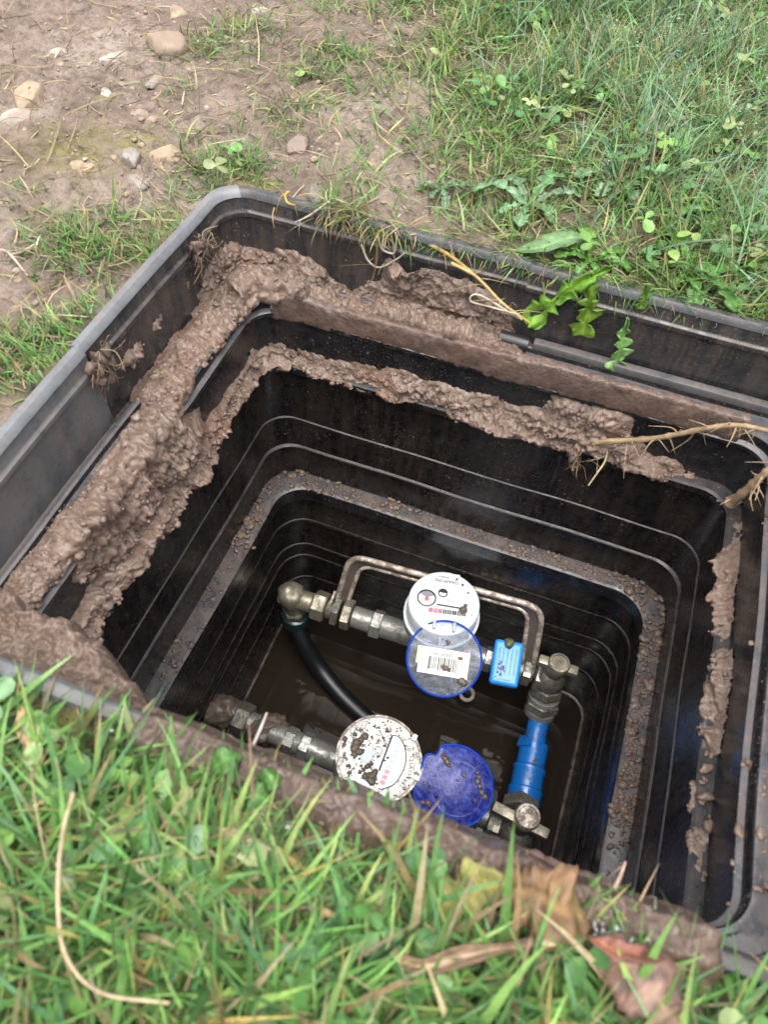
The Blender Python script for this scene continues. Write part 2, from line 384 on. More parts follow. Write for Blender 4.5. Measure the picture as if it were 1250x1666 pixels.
# ------------------------------------------------------------------ ground
LA, LB = A(-.465, .696), A(-.211, .31); LN = nrm(A(-(LB - LA)[1], (LB - LA)[0]))
def rim_dist(x, y):                                        # positive outside the frame
    qx = np.abs(x) - (W - .03); qy = np.abs(y) - (D - .03)
    return np.hypot(np.maximum(qx, 0), np.maximum(qy, 0)) + np.minimum(np.maximum(qx, qy), 0) - .03
TUFTS = [(345, 75, .05, .8), (300, 140, .03, .5), (345, 265, .05, 1.0), (200, 400, .05, .8), (120, 385, .05, .9), (250, 365, .045, 1.0), (170, 520, .05, 1.1), (100, 555, .055, 1.1), (40, 560, .05, .9),
         (250, 440, .04, .8), (20, 600, .04, .8), (300, 395, .03, .6), (420, 270, .03, .8), (520, 75, .06, .6), (500, 100, .05, .6), (430, 190, .04, .4), (50, 320, .025, .5), (150, 330, .03, .6), (480, 160, .05, .4), (390, 30, .05, .4), (560, 330, .03, 1.0)]
TW = [(*at(a, b, 0)[:2], r, w) for a, b, r, w in TUFTS]
def grassy(x, y):
    p = np.stack([x, y, np.zeros_like(x)], 1)
    sd_ = (x - LA[0]) * LN[0] + (y - LA[1]) * LN[1]
    g = sstep(-.05, .17, sd_ + .09 * fbm(p * 9, 3, 3)) * (y > -.2)
    g = g * (.30 + .70 * sstep(.10, .30, sd_)) * (.75 + .5 * fbm(p * 14, 9, 3))
    for tx, ty, r, w in TW: g = g + w * np.exp(-((x - tx) ** 2 + (y - ty) ** 2) / (r * r * .6)) * (.7 + .6 * vnoise(p * 40, 5))
    fr = (y < -.24) * sstep(-.62, -.4, x)
    g = np.maximum(g, fr * 1.0)
    return np.clip(g, 0, 1.3)
def front_cover(x): return sstep(-.175, -.145, x) * (1 - sstep(.185, .205, x))
def gheight(x, y):
    p = np.stack([x, y, np.zeros_like(x)], 1); g = grassy(x, y); e = np.clip(rim_dist(x, y) / .06, 0, 1)
    z = -.013 + .007 * np.clip(g, 0, 1) + (.010 * fbm(p * 7, 21, 3) + .0085 * fbm(p * 30, 22, 4)) * (.25 + .75 * e)
    z = z + (1 - .75 * np.clip(g, 0, 1)) * (.0085 * np.abs(fbm(p * 62, 24, 4)) + .0035 * (1 - worley(p * 60, 4)) + .004 * fbm(p * 130, 25, 2)) * e
    z = np.where(y < 0, z + .004 * front_cover(x) * np.clip(1 - rim_dist(x, y) / .05, 0, 1), z)
    fade = np.clip((np.minimum.reduce([x + 1.15, .75 - x, y + .75, 1.45 - y])) / .1, 0, 1)
    return -.013 + (z + .013) * fade
def gz(x, y): return float(gheight(A(x), A(y))[0])
def ground_grid(x0, x1, y0, y1, st):
    nx = int(round((x1 - x0) / st)) + 1; ny = int(round((y1 - y0) / st)) + 1
    X, Y = np.meshgrid(np.linspace(x0, x1, nx), np.linspace(y0, y1, ny), indexing='ij'); x = X.ravel(); y = Y.ravel()
    V = np.stack([x, y, gheight(x, y)], 1); inside = rim_dist(x, y) < -.0045 - .0070 * front_cover(x) * (y < 0)
    I = np.arange(nx * ny).reshape(nx, ny); F = np.stack([I[:-1, :-1], I[1:, :-1], I[1:, 1:], I[:-1, 1:]], -1).reshape(-1, 4)
    F = F[~inside[F].any(1)]
    # far sheet, joined at the edge
    n0 = len(V); L = 60.0
    ring = A((x0, y0), (x1, y0), (x1, y1), (x0, y1)) if False else np.array([(x0, y0), (x1, y0), (x1, y1), (x0, y1)])
    far = np.array([(-L, -L), (L, -L), (L, L), (-L, L)])
    V = np.concatenate([V, np.c_[ring, np.full(4, -.013)], np.c_[far, np.full(4, -.013)]])
    F = np.concatenate([F, np.array([[n0 + i, n0 + 4 + i, n0 + 4 + (i + 1) % 4, n0 + (i + 1) % 4] for i in range(4)])])
    used = np.zeros(len(V), bool); used[F.ravel()] = True; re = np.cumsum(used) - 1
    V = V[used]; F = re[F]
    g = np.clip(grassy(V[:, 0], V[:, 1]), 0, 1) * .9
    mo = np.zeros(len(V))
    for (a, b, r, w) in ((120, 235, .05, .8), (235, 225, .03, .6), (265, 380, .02, 1.2), (295, 345, .02, 1.2), (400, 285, .018, 1.2), (425, 290, .014, .8), (80, 1190, .02, 1.2), (1230, 20, .06, .5)):
        q = at(a, b, 0); mo = mo + w * np.exp(-((V[:, 0] - q[0]) ** 2 + (V[:, 1] - q[1]) ** 2) / (r * r))
    o = link_mesh('ground', V, F, M_SOIL, None, 180, np.stack([g, np.clip(mo, 0, 1), g * 0], 1))
    return tag(o, kind='structure')
ground_grid(-1.15, .75, -.75, 1.45, .0042)

# ------------------------------------------------------------------ the chamber: loops swept round the pit
def loop(d, r, ns, nc):
    a, b = W - d, D - d; out = []; bf = b if d < .02 else D - (.02 + (d - .02) * .42)          # the steps are narrower on the front side
    def seg(p, q, n): t = np.arange(n) / n; out.append(np.outer(1 - t, p) + np.outer(t, q))
    def arc(c, a0, n): t = a0 - np.arange(n) / n * PI / 2; out.append(np.stack([c[0] + r * np.cos(t), c[1] + r * np.sin(t)], 1))
    seg((-a, -bf + r), (-a, b - r), ns[0]); arc((-a + r, b - r), PI, nc)
    seg((-a + r, b), (a - r, b), ns[1]); arc((a - r, b - r), PI / 2, nc)
    seg((a, b - r), (a, -bf + r), ns[0]); arc((a - r, -bf + r), 0, nc)
    seg((a - r, -bf), (-a + r, -bf), ns[1]); arc((-a + r, -bf + r), -PI / 2, nc)
    return np.concatenate(out)
NS, NC = (30, 36), 12; NL = 2 * NS[0] + 2 * NS[1] + 4 * NC
def sweep(name, prof, mat, parent, lo=0, hi=None, closed_prof=False, wob=.0019, label=None):
    rows = []
    for (d, z, r) in prof:
        q = loop(d, r, NS, NC); p = np.c_[q, np.full(len(q), z)]
        p = p + wob * np.stack([vnoise(p * 9, 5), vnoise(p * 9, 6), vnoise(p * 9, 7) * .5], 1); rows.append(p)
    m = len(prof); V = np.concatenate(rows); idx = list(range(NL)) if hi is None else [k % NL for k in range(lo, hi + 1)]
    F = []
    for i in range(m if closed_prof else m - 1):
        i2 = (i + 1) % m
        for k in range(len(idx) - (0 if hi is None else 1)):
            a, b = idx[k], idx[(k + 1) % len(idx)]; F.append((i * NL + a, i * NL + b, i2 * NL + b, i2 * NL + a))
    if hi is not None and closed_prof:
        F.append(tuple(i * NL + idx[0] for i in range(m))); F.append(tuple(i * NL + idx[-1] for i in range(m - 1, -1, -1)))
    o = link_mesh(name, V, F, mat, parent, 35)
    if label: o['label'] = label
    return o
chamber = thing('meter_chamber', 'black plastic underground meter chamber sunk in the grass, lid off, stepped walls', 'meter chamber', (0, 0, -.72))
def frame_prof(o): return [(-.003 + o, -.12, .034), (-.003 + o, -.006, .034), (-.001 + o, -.0015, .033), (.002 + o, 0, .032), (.0055 + o, 0, .03), (.008 + o, -.002, .029), (.0092 + o, -.006, .029),
                           (.0095 + o, -.017, .029), (.0105 + o, -.0185, .028), (.0128 + o, -.0195, .027), (.0133 + o, -.0212, .027), (.0132 + o, -.024, .027), (.0112 + o, -.026, .027),
                           (.0122 + o, -.087, .027), (.030 + o, -.089, .03), (.030 + o, -.12, .03)]
jl = NS[0] // 2; jb = NS[0] + NC + NS[1] // 2; jr = NS[0] + NC + NS[1] + NC + NS[0] // 2; jf = jr + NS[0] - NS[0] // 2 + NC + NS[1] // 2
def rim_cap(o): return [(-.0042 + o, -.012, .0345), (-.0042 + o, -.004, .0345), (-.002 + o, .0006, .0335), (.002 + o, .0022, .032), (.0055 + o, .0018, .03), (.0082 + o, -.0008, .029), (.0098 + o, -.0045, .029), (.0088 + o, -.006, .029)]
for (a, b, o, mt, lb) in ((jl, jb, 0, M_FRAME, 'black back left frame corner smeared with mud'), (jb, jr, .0025, M_FRAME, None), (jr, jf, 0, M_FRAME, None), (jf, NL + jl, .0025, M_FRAMEW, 'pale scuffed front left frame corner')):
    q = sweep('frame_corner', frame_prof(o), mt, chamber, a, b, True, label=lb)
    if a == jl:
        c_ = NS[0] + NC * 3 // 4
        sweep('rim_edge', rim_cap(o), M_RIM, q, a, c_, True, label='pale worn rim edge on the left side'); sweep('rim_edge', rim_cap(o), M_RIMB, q, c_, b, True)
    else: sweep('rim_edge', rim_cap(o), M_RIM if mt is M_FRAMEW else M_RIMB, q, a, b, True)
ring_prof = [(.0205, -.15, .05), (.0205, -.084, .05), (.0215, -.0805, .049), (.025, -.0795, .046), (.0275, -.0805, .044), (.029, -.0845, .043), (.0465, -.0845, .036), (.049, -.0830, .035), (.0535, -.0830, .034), (.0555, -.0855, .033), (.0562, -.095, .032),
             (.0585, -.0958, .032), (.0607, -.0972, .031), (.0610, -.0995, .031), (.0604, -.1015, .031), (.0572, -.1035, .032), (.0585, -.1605, .032)]
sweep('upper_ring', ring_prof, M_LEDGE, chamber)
body_prof = [(.0560, -.165, .034), (.0565, -.1605, .034), (.058, -.1585, .033), (.0700, -.1585, .03), (.0722, -.1605, .029), (.0726, -.1685, .029), (.0695, -.1710, .029), (.0665, -.1735, .03), (.0640, -.252, .034), (.0644, -.2535, .034), (.0660, -.2545, .034),
             (.0665, -.2620, .034), (.0668, -.3020, .036), (.0684, -.3028, .036), (.0696, -.3040, .036), (.0697, -.3060, .036), (.0690, -.3072, .036), (.0668, -.3085, .036), (.0640, -.362, .04)]
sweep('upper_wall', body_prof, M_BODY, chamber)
low = [(.0615, -.367, .042), (.0620, -.3625, .042), (.064, -.3610, .042), (.0840, -.3610, .042), (.0868, -.3630, .041), (.0872, -.367, .041), (.0870, -.386, .041), (.0835, -.3885, .042), (.0800, -.391, .042)]
def ribs(zs, d0, d1, z0, z1, r, h=.0017):
    out = []
    for z in zs:
        d = d0 + (d1 - d0) * (z - z0) / (z1 - z0); out += [(d, z + .0035, r), (d + h * .5, z + .0028, r), (d + h, z + .001, r), (d + h, z - .002, r), (d + h * .4, z - .0035, r), (d, z - .005, r)]
    return out
low_prof = low + ribs((-.447, -.512, -.545, -.612), .0800, .0745, -.39, -.70, .042) + [(.0735, -.716, .036)]
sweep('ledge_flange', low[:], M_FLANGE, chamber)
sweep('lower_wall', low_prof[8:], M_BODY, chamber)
base_prof = [(.0728 + .0055 * math.cos(a), -.7105 + .0055 * math.sin(a), .032) for a in [PI * 2 * k / 10 for k in range(10)]]
sweep('base_rim', base_prof, m_plastic('silty_rim_plastic', (.02, .02, .02), dirt=.8, rough=.3, film=.45), chamber, 0, NL, True, wob=.0008)
# water
def water():
    n = 60; X, Y = np.meshgrid(np.linspace(-.262, .262, n), np.linspace(-.20, .20, n), indexing='ij'); x, y = X.ravel(), Y.ravel()
    V = np.stack([x, y, -.7145 + .0006 * fbm(np.stack([x, y, x * 0], 1) * 14, 2, 2)], 1); I = np.arange(n * n).reshape(n, n)
    F = np.stack([I[:-1, :-1], I[1:, :-1], I[1:, 1:], I[:-1, 1:]], -1).reshape(-1, 4)
    return tag(link_mesh('water', V, F, M_WATER, None, 180), kind='structure')
water()

# ------------------------------------------------------------------ mud plastered over the ledges
MUDP = A(0) if False else np.array([(.0128, -.028), (.0125, -.083), (.0540, -.0815), (.0592, -.098), (.0600, -.1585), (.0722, -.1585), (.0730, -.168), (.0690, -.178)])
def mud_path(step):
    L = np.r_[0, np.cumsum(np.linalg.norm(np.diff(MUDP, axis=0), axis=1))]; u = np.arange(0, L[-1], step)
    d = np.interp(u, L, MUDP[:, 0]); z = np.interp(u, L, MUDP[:, 1])
    w = int(.016 / step) // 2; k = np.ones(2 * w + 1) / (2 * w + 1)
    ds = np.convolve(np.pad(d, w, 'edge'), k, 'valid'); zs = np.convolve(np.pad(z, w, 'edge'), k, 'valid')
    return u, ds, zs, L
# u: 0 wall top, .055 ledge foot, .0965 ledge lip, .114 seat foot, .1745 second ledge, .187 its lip, .1965, .207
def mud_field(x, y, u, side):
    b = lambda v, a, c, s: sstep(a - s, a + s, v) * (1 - sstep(c - s, c + s, v))
    if side == 'left':                                      # y from front (-) to back (+)
        jag = .016 * vnoise(np.stack([y * 30, y * 0, y * 0], 1), 3)
        t = .0115 * b(u, .058, .106, .008) * np.clip(.70 + .75 * vnoise(np.stack([y * 17, u * 25, y * 0], 1), 44), .25, 1.3)
        t = t + (.0105 + .010 * b(u, .128, .182, .016)) * b(u, .085, .190, .010) * b(y + .012 * vnoise(np.stack([u * 50, u * 0, u * 0], 1), 46), -.135, .05, .022) * np.clip(.85 + .6 * vnoise(np.stack([y * 24, u * 30, y * 0], 1), 45), .3, 1.3)               # flowed down over the wall
        t = t + .010 * b(u, .160, .193, .008) * (1 - .3 * sstep(.1, .2, y))
        t = t + .007 * b(u, .105, .19, .010) * b(y, -.22, -.18, .02)
        t = t + .008 * b(u, .030 + jag, .066, .008) * sstep(.16, .24, y)            # up the wall in the corner
        t = t + .006 * b(u, .016, .026, .004) * b(y, -.01, .16, .02) * sstep(-.1, .3, fbm(np.stack([y * 30, y * 0, y * 0 + 4], 1), 8, 2))
        t = t - .020 * b(u, .050, .072, .004) * b(y, -.25, .025, .012) * (.6 + .4 * vnoise(np.stack([y * 25, u * 60, y * 0], 1), 12))
        t = t + .007 * b(u, .045, .100, .010) * sstep(.17, .22, y)
        bare = b(u, .108, .160, .006) * np.maximum(b(y, .085, .24, .03), b(y, -.212, -.152, .014))
        return t - .022 * bare
    if side == 'back':                                      # x from left to right
        heap = b(x, -.15, -.005, .035)
        edge = .030 - .026 * heap + .012 * vnoise(np.stack([x * 22, x * 0, x * 0], 1), 5) + .016 * sstep(-.24, -.2, x) * (1 - heap)
        t = .0105 * np.clip(.85 + .7 * vnoise(np.stack([x * 18, u * 26, x * 0], 1), 47), .3, 1.4) * sstep(edge - .006, edge + .010, u) * (1 - sstep(.088, .100, u)) * (1 - sstep(-.005, .03, x))
        t = t + .009 * b(u, .055, .092, .006) * heap + .007 * b(u, .045, .100, .010) * (1 - sstep(-.27, -.20, x)) + .004 * b(u, .060, .092, .008) * (1 - sstep(-.03, .0, x))
        t = t + .0065 * b(u, .086, .100, .004) * b(x, .0, .20, .03)                  # thin smear on top of the bar
        t = t + .0095 * b(u, .160, .194, .008) * np.clip(.75 + .9 * vnoise(np.stack([x * 26, u * 30, x * 0], 1), 48), .15, 1.3) * (1 - .75 * b(x, .20, .30, .03)) * (.65 + .35 * b(x, -.1, .14, .05))
        t = t + .008 * b(u, .120, .18, .010) * b(x, .03, .15, .03)
        t = t + .004 * b(u, .130, .178, .008) * b(x, -.16, .03, .03)
        return t - .012 * b(u, .104, .145, .008) * (1 - b(x, .05, .15, .03))
    if side == 'right':                                     # y back to front
        br = np.clip(.55 + 1.5 * fbm(np.stack([y * 22, u * 40, y * 0], 1), 66, 3), .0, 1.2)
        t = .0105 * br * b(u, .171, .191, .006) * b(y, .03, .135, .012)
        t = t + .0115 * br * b(u, .167, .190, .008) * b(y, -.09, .02, .012)
        t = t + .003 * b(u, .172, .188, .004) * b(y, .125, .22, .02)
        t = t + .0065 * b(u, .170, .189, .004) * b(y, -.20, -.06, .015) * sstep(.0, .35, fbm(np.stack([y * 34, u * 40, y * 0 + 7], 1), 26, 3))
        t = t + .006 * b(u, .058, .095, .006) * sstep(.05, .3, fbm(np.stack([y * 40, u * 40, y * 0], 1), 6, 2)) * .8
        t = t + .0045 * b(u, .100, .114, .004) * sstep(.1, .4, fbm(np.stack([y * 30, u * 10, y * 0 + 2], 1), 16, 2))
        return t
    t = .022 * b(u, .000, .100, .012) * (1 - sstep(-.15, -.115, x))                  # front: heap in the left corner
    t = t + .012 * b(u, .09, .19, .012) * (1 - sstep(-.17, -.14, x))
    return t
def make_mud(side, label, i0, i1, step=.0014, mat=None, ext=(0, 0)):
    u, d, z, L = mud_path(step); n = len(u)
    ns = (int(.50 / step), int(.62 / step)); nc = 26
    td = np.gradient(d); tz = np.gradient(z); ln = np.hypot(td, tz); nd, nz = -tz / ln, td / ln
    wk = int(.045 / step) // 2; kk = np.ones(2 * wk + 1); nd = np.convolve(np.pad(nd, wk, 'edge'), kk, 'valid'); nz = np.convolve(np.pad(nz, wk, 'edge'), kk, 'valid'); ln = np.hypot(nd, nz); nd, nz = nd / ln, nz / ln
    rr = np.interp(d, [.012, .03, .055, .075], [.028, .042, .034, .029])
    rows = []; norm = []
    for k in range(n):
        q = loop(d[k], rr[k], ns, nc); q2 = loop(d[k] + .001, rr[k], ns, nc); inw = (q2 - q) / .001
        tot = len(q); rg = [j % tot for j in range(*idx_range(side, ns, nc))]
        rows.append(np.c_[q[rg], np.full(len(rg), z[k])])
        norm.append(np.c_[inw[rg] * nd[k], np.full(len(rg), nz[k])])
    P = np.array(rows); N = np.array(norm); m = P.shape[1]; p = P.reshape(-1, 3); U = np.repeat(u, m)
    wj = .012 * fbm(p * 38, 101, 3); wu = .007 * fbm(p * 48, 102, 3); t = mud_field(p[:, 0] + (wj if side == 'back' else 0), p[:, 1] + (0 if side == 'back' else wj), U + wu, side)
    cl = 1 - worley(p / .011 + 3, 1); cl2 = 1 - worley(p / .0052, 2); cl3 = 1 - worley(p / .0027, 9); f = fbm(p * 55, 4, 4); g = fbm(p * 230, 14, 3)
    thick = np.clip(t / .010, 0, 1.2)
    rid = .55 - 2.2 * np.abs(fbm(p * 62, 61, 3)); rid2 = .55 - 2.2 * np.abs(fbm(p * 150, 62, 2))
    T = t - .0035 + thick * (.0018 * (cl - .5) + .0020 * (cl2 - .5) + .0020 * f + .0030 * rid + .0020 * rid2) + .0018 * (cl3 - .5) * (.3 + .7 * thick) + .0022 * f + .0016 * g
    q_ = fbm(p * 34, 71, 4) * 3.2; q2_ = fbm(p * 85, 72, 3) * 2.6; te = lambda q: np.floor(q) + sstep(.0, .30, q - np.floor(q))
    T = T + thick * (.0030 * te(q_) + .0015 * te(q2_))
    T = np.where(U > .197, np.minimum(T, .0030), T)
    T = np.clip(T, -.004, .03)
    if ext: pass
    V = p + N.reshape(-1, 3) * T[:, None]
    V = V + thick[:, None] * .0016 * np.stack([vnoise(p * 170, 31), vnoise(p * 170, 32), vnoise(p * 170, 33)], 1)
    I = np.arange(n * m).reshape(n, m); F = np.stack([I[:-1, :-1], I[:-1, 1:], I[1:, 1:], I[1:, :-1]], -1).reshape(-1, 4)
    F = F[(T[F] > -.0012).any(1)]
    used = np.zeros(len(V), bool); used[F.ravel()] = True; re = np.cumsum(used) - 1
    o = link_mesh('mud', V[used], re[F], mat or M_MUD, None, 180)
    tag(o, label, 'mud', kind='stuff'); MUDS[side] = (V[used], T[used], U[used]); return o
MUDS = {}
def idx_range(side, ns, nc):
    if side == 'left': return (0, ns[0] + nc)
    if side == 'back': return (ns[0] + 2, ns[0] + nc + ns[1] + nc // 2 + 1)
    if side == 'right': return (ns[0] + nc + ns[1] + nc // 2, 2 * ns[0] + 2 * nc + ns[1])
    t = 2 * ns[0] + 3 * nc + ns[1]; return (t + int(ns[1] * .55), t + ns[1] + nc + 1)
make_mud('left', 'thick lumpy brown mud plastered down the left steps of the pit', 0, 0)
make_mud('back', 'brown mud heaped along the back ledges behind and under the long bar', 0, 0)
make_mud('right', 'wet mud clods stuck along the right ledge of the pit', 0, 0, .0016)
def front_heap():
    st = .0013; X, Y = np.meshgrid(np.arange(-.345, -.085, st), np.arange(-.262, -.165, st), indexing='ij'); x, y = X.ravel(), Y.ravel(); p = np.stack([x, y, 0 * x], 1)
    n1 = fbm(p * 45, 51, 4); cl = 1 - worley(p / .010, 52); cl2 = 1 - worley(p / .0045, 53)
    e = -.196 - .038 * sstep(-.225, -.135, x) + .010 * n1 + .007 * vnoise(p * 60, 54)              # ragged inner edge
    k = sstep(-.008, .012, e - y)
    z = -.080 + .030 * sstep(-.232, -.252, y) + .020 * k + .011 * n1 + .006 * (cl - .5) + .0055 * (cl2 - .5) + .0022 * fbm(p * 260, 55, 3) + .0042 * np.floor(fbm(p * 42, 58, 4) * 3.2) + .003 * (1 - worley(p / .0028, 59))
    z = z - .13 * sstep(.0, .012, y - e) - .05 * sstep(-.10, -.088, x)
    V = np.stack([x + .0016 * vnoise(p * 150, 56), y + .0016 * vnoise(p * 150, 57), z], 1); nx, ny = X.shape; I = np.arange(nx * ny).reshape(nx, ny)
    F = np.stack([I[:-1, :-1], I[1:, :-1], I[1:, 1:], I[:-1, 1:]], -1).reshape(-1, 4); F = F[(z[F] > -.17).all(1)]
    used = np.zeros(len(V), bool); used[F.ravel()] = True; re = np.cumsum(used) - 1
    tag(link_mesh('mud', V[used], re[F], M_MUD, None, 180), 'mud heap filling the front left corner of the pit', 'mud', kind='stuff')
front_heap()
def lumps(name, label, pts, mat, cat='mud'):
    mb = MB()
    for i, (p, r) in enumerate(pts):
        V, F = rock(p, (r * random.uniform(.7, 1.6), r * random.uniform(.7, 1.4), r * random.uniform(.4, .8)), i + 3, 2, .85, 2.3); mb.add(V, F)
    return tag(mb.build(name, mat, None, 180), label, cat, kind='stuff')
# grit on the third ledge and loose lumps on the right ledges
pts = []
for k in range(2600):
    s = random.random(); q = loop(random.uniform(.064, .086) , .041, (200, 240), 40); j = random.randrange(len(q)); x, y = q[j]
    if x > -.2 and y < .1 and x < .2: continue
    dens = .9 if x > .2 and y > -.1 else (.75 if y > .1 else (.35 if vnoise(np.array([[y * 25, 0, 0.]]), 4)[0] > 0 else .06))
    if random.random() > dens: continue
    r = random.uniform(.0006, .0019) if random.random() < .90 else random.uniform(.002, .0040)
    if x > .2: r *= 1.35
    pts.append((A(x, y, -.3605 + r * .3), r))
lumps('mud_grit', 'gritty mud crumbs strewn along the deep third ledge', pts, m_mud('grit_mud', (.09, .065, .05), (.13, .095, .075), (.19, .145, .115)))
pts = []
for k in range(60):
    y = random.uniform(-.22, .15); d = random.choice([.066, .066, .0605, .040, .035, .05]); z = {.066: -.158, .0605: -.097}.get(d, -.083)
    r = random.uniform(.0008, .0026); pts.append((A(W - d + random.uniform(-.003, .003), y, z + r * .4), r))
for (px, py, r) in ((1150, 1296, .0042), (1155, 1344, .0036), (1205, 1355, .0044), (1165, 1375, .0022), (1150, 1250, .0036), (1148, 1268, .003)): pts.append((at(px, py, -.155) if px < 1200 else at(px, py, -.096), r))
lumps('mud_clod', 'small brown mud clods scattered on the bare right hand ledges', pts, M_MUD)
pts = []
for (px, py, n, sp, z) in ((390, 880, 26, 9, -.358), (405, 850, 14, 7, -.358), (570, 775, 16, 10, -.358), (640, 820, 16, 12, -.358), (500, 760, 10, 8, -.358)):
    for k in range(n): pts.append((at(px + random.gauss(0, sp), py + random.gauss(0, sp), z), random.uniform(.0015, .0042)))
lumps('mud_clod', 'brown mud clods clinging to the back left of the third ledge', pts, M_MUD)

def crumbs(side, n, label):
    V, T, U = MUDS[side]; ok = np.where((T > .0005))[0]; w = (1 + 4 * (vnoise(V[ok] * 45, 91) > .05)) * (1 + 2 * (T[ok] < .004)); ix = RNG.choice(ok, n, p=w / w.sum()); mb = MB()
    for k, i in enumerate(ix):
        r = (RNG.uniform(.0006, .0016) if RNG.random() < .85 else RNG.uniform(.0016, .0040)); Vr, F = rock(V[i] + RNG.normal(0, .001, 3), (r * RNG.uniform(.8, 1.5), r * RNG.uniform(.8, 1.5), r * RNG.uniform(.6, 1.0)), k % 90, 1 if r < .0018 else 2, .7, 1.9); mb.add(Vr, F)
    tag(mb.build('mud_crumbs', M_MUDC, None, 180), label, 'mud', kind='stuff')

M_MUDC = m_mud('crumbly_mud', (.115, .078, .061), (.175, .122, .096), (.24, .175, .14), .35)
crumbs('left', 1000, 'loose crumbs of mud on the left mud slope'); crumbs('back', 1000, 'loose crumbs of mud on the back mud heaps'); crumbs('right', 300, 'loose crumbs of mud on the right ledge mud')

# ------------------------------------------------------------------ the two mud coated bars lying on the first ledge
def bar(p0, p1, w, h, name, label, mat, seed, up_tilt=0.0, lump=.0035):
    p0, p1 = np.asarray(p0, float), np.asarray(p1, float); n = 300; ax = nrm(p1 - p0); up = A(0, 0, 1); side = np.cross(up, ax)
    up = nrm(up * math.cos(up_tilt) + side * math.sin(up_tilt)); side = np.cross(up, ax)
    prof = [(w / 2 * math.copysign(abs(math.cos(a)) ** .45, math.cos(a)), h / 2 * math.copysign(abs(math.sin(a)) ** .45, math.sin(a))) for a in [2 * PI * k / 44 for k in range(44)]]
    V = []
    for i in range(n):
        c = p0 + (p1 - p0) * i / (n - 1)
        for (a, b) in prof: V.append(c + side * a + up * b)
    V = np.array(V); k = len(prof)
    cen = np.repeat(p0 + np.outer(np.arange(n) / (n - 1), p1 - p0), k, 0); nor = V - cen; nor /= np.linalg.norm(nor, axis=1)[:, None]
    V = V + nor * (lump * fbm(V * 40, seed, 4) + lump * .7 * (1 - worley(V / .009, seed)) + .0012 * fbm(V * 200, seed, 2))[:, None]
    F = [(i * k + j, i * k + (j + 1) % k, (i + 1) * k + (j + 1) % k, (i + 1) * k + j) for i in range(n - 1) for j in range(k)]
    F += [tuple(range(k - 1, -1, -1)), tuple((n - 1) * k + j for j in range(k))]
    return tag(link_mesh(name, V, F, mat, None, 60), label, 'bar')
bar((-.254, .2115, -.0885), (.2375, .2115, -.0820), .010, .031, 'seat_bar', 'long mud smeared steel bar along the back ledge with square cut end', M_BAR, 3, lump=.0036)
bar((-.215, -.2460, -.0700), (.2330, -.2450, -.0660), .020, .030, 'seat_bar', 'rusty mud caked bar along the front edge behind the grass', M_RUSTBAR, 8, lump=.004)
def front_smear():
    st = .0016; X, Y = np.meshgrid(np.arange(-.128, .232, st), np.arange(-.282, -.2330, st), indexing='ij'); x, y = X.ravel(), Y.ravel(); p = np.stack([x, y, 0 * x], 1)
    k = np.clip((-.2365 - y - .003 * vnoise(p * 50, 86)) / .021, 0, 1); n1 = fbm(p * 38, 81, 4)
    z = -.0545 + .0625 * k ** .85 - .02 * (1 - sstep(-.128, -.112, x)) + .0045 * n1 * sstep(-.236, -.246, y) + .0045 * (1 - worley(p / .007, 82)) + .0016 * fbm(p * 240, 83, 2) + .0026 * np.floor(fbm(p * 60, 85, 3) * 3)
    z = z - .012 * sstep(-.272, -.282, y) - .05 * sstep(-.2385, -.2345, y + .0022 * vnoise(p * 70, 84)) - .012 * sstep(.222, .232, x)
    V = np.stack([x, y, z], 1); nx, ny = X.shape; I = np.arange(nx * ny).reshape(nx, ny); F = np.stack([I[:-1, :-1], I[1:, :-1], I[1:, 1:], I[:-1, 1:]], -1).reshape(-1, 4)
    tag(link_mesh('mud', V, F, M_RUSTBAR, None, 180), 'reddish mud smeared over the front bar and buried front rim', 'mud', kind='stuff')
front_smear()
# the black lip strip and stub on the back ledge
mb = MB(); mb.add(*box(.245, .010, .009, .002), M=frame((.145, .2435, -.0765), (0, 0, 1))); tag(mb.build('seal_strip', M_FRAMEW, None), 'dark grey seal strip on the back ledge under the dandelion leaves', 'seal strip')
mb = MB(); mb.add(*tube([A(-.012, .240, -.078), A(.018, .240, -.078)], .0085, 16)); tag(mb.build('pipe_stub', M_BLACK, None), 'short black round stub in the back wall joint beside the strip', 'stub')

# ------------------------------------------------------------------ plumbing
UP = A(0, 0, 1)
ZP = -.56
PA = at(478, 972, ZP); PE = A(.174, .134, ZP); AX = nrm(PE - PA)
def onaxis(px, py): p = at(px, py, ZP); return PA + AX * ((p - PA) @ AX)
def cyl(mb, p, ax, prof, n=28): mb.add(*lathe(prof, n), M=frame(p, ax)); return mb
def hexnut(p, ax, r, l, mat, parent, name='hex_nut', ph=.3):
    h = l / 2; V, F = lathe([(r * .80, -h), (r * .92, -h), (r, -h * .78), (r, h * .78), (r * .92, h), (r * .80, h)], 6, ph)
    return MB().add(V, F, frame(p, ax)).build(name, mat, parent, 25)
def pipe(p, q, r, mat, parent, name='pipe', n=28):
    v = q - p; L = np.linalg.norm(v); return cyl(MB(), p, v, [(r * .85, -.0005), (r, .0012), (r, L - .0012), (r * .85, L + .0005)], n).build(name, mat, parent, 30)
def blob(p, s, seed, mat, parent, name, sub=3, amp=.12):
    V, F = rock(p, s, seed, sub, amp, 1.6); return MB().add(V, F).build(name, mat, parent, 180)

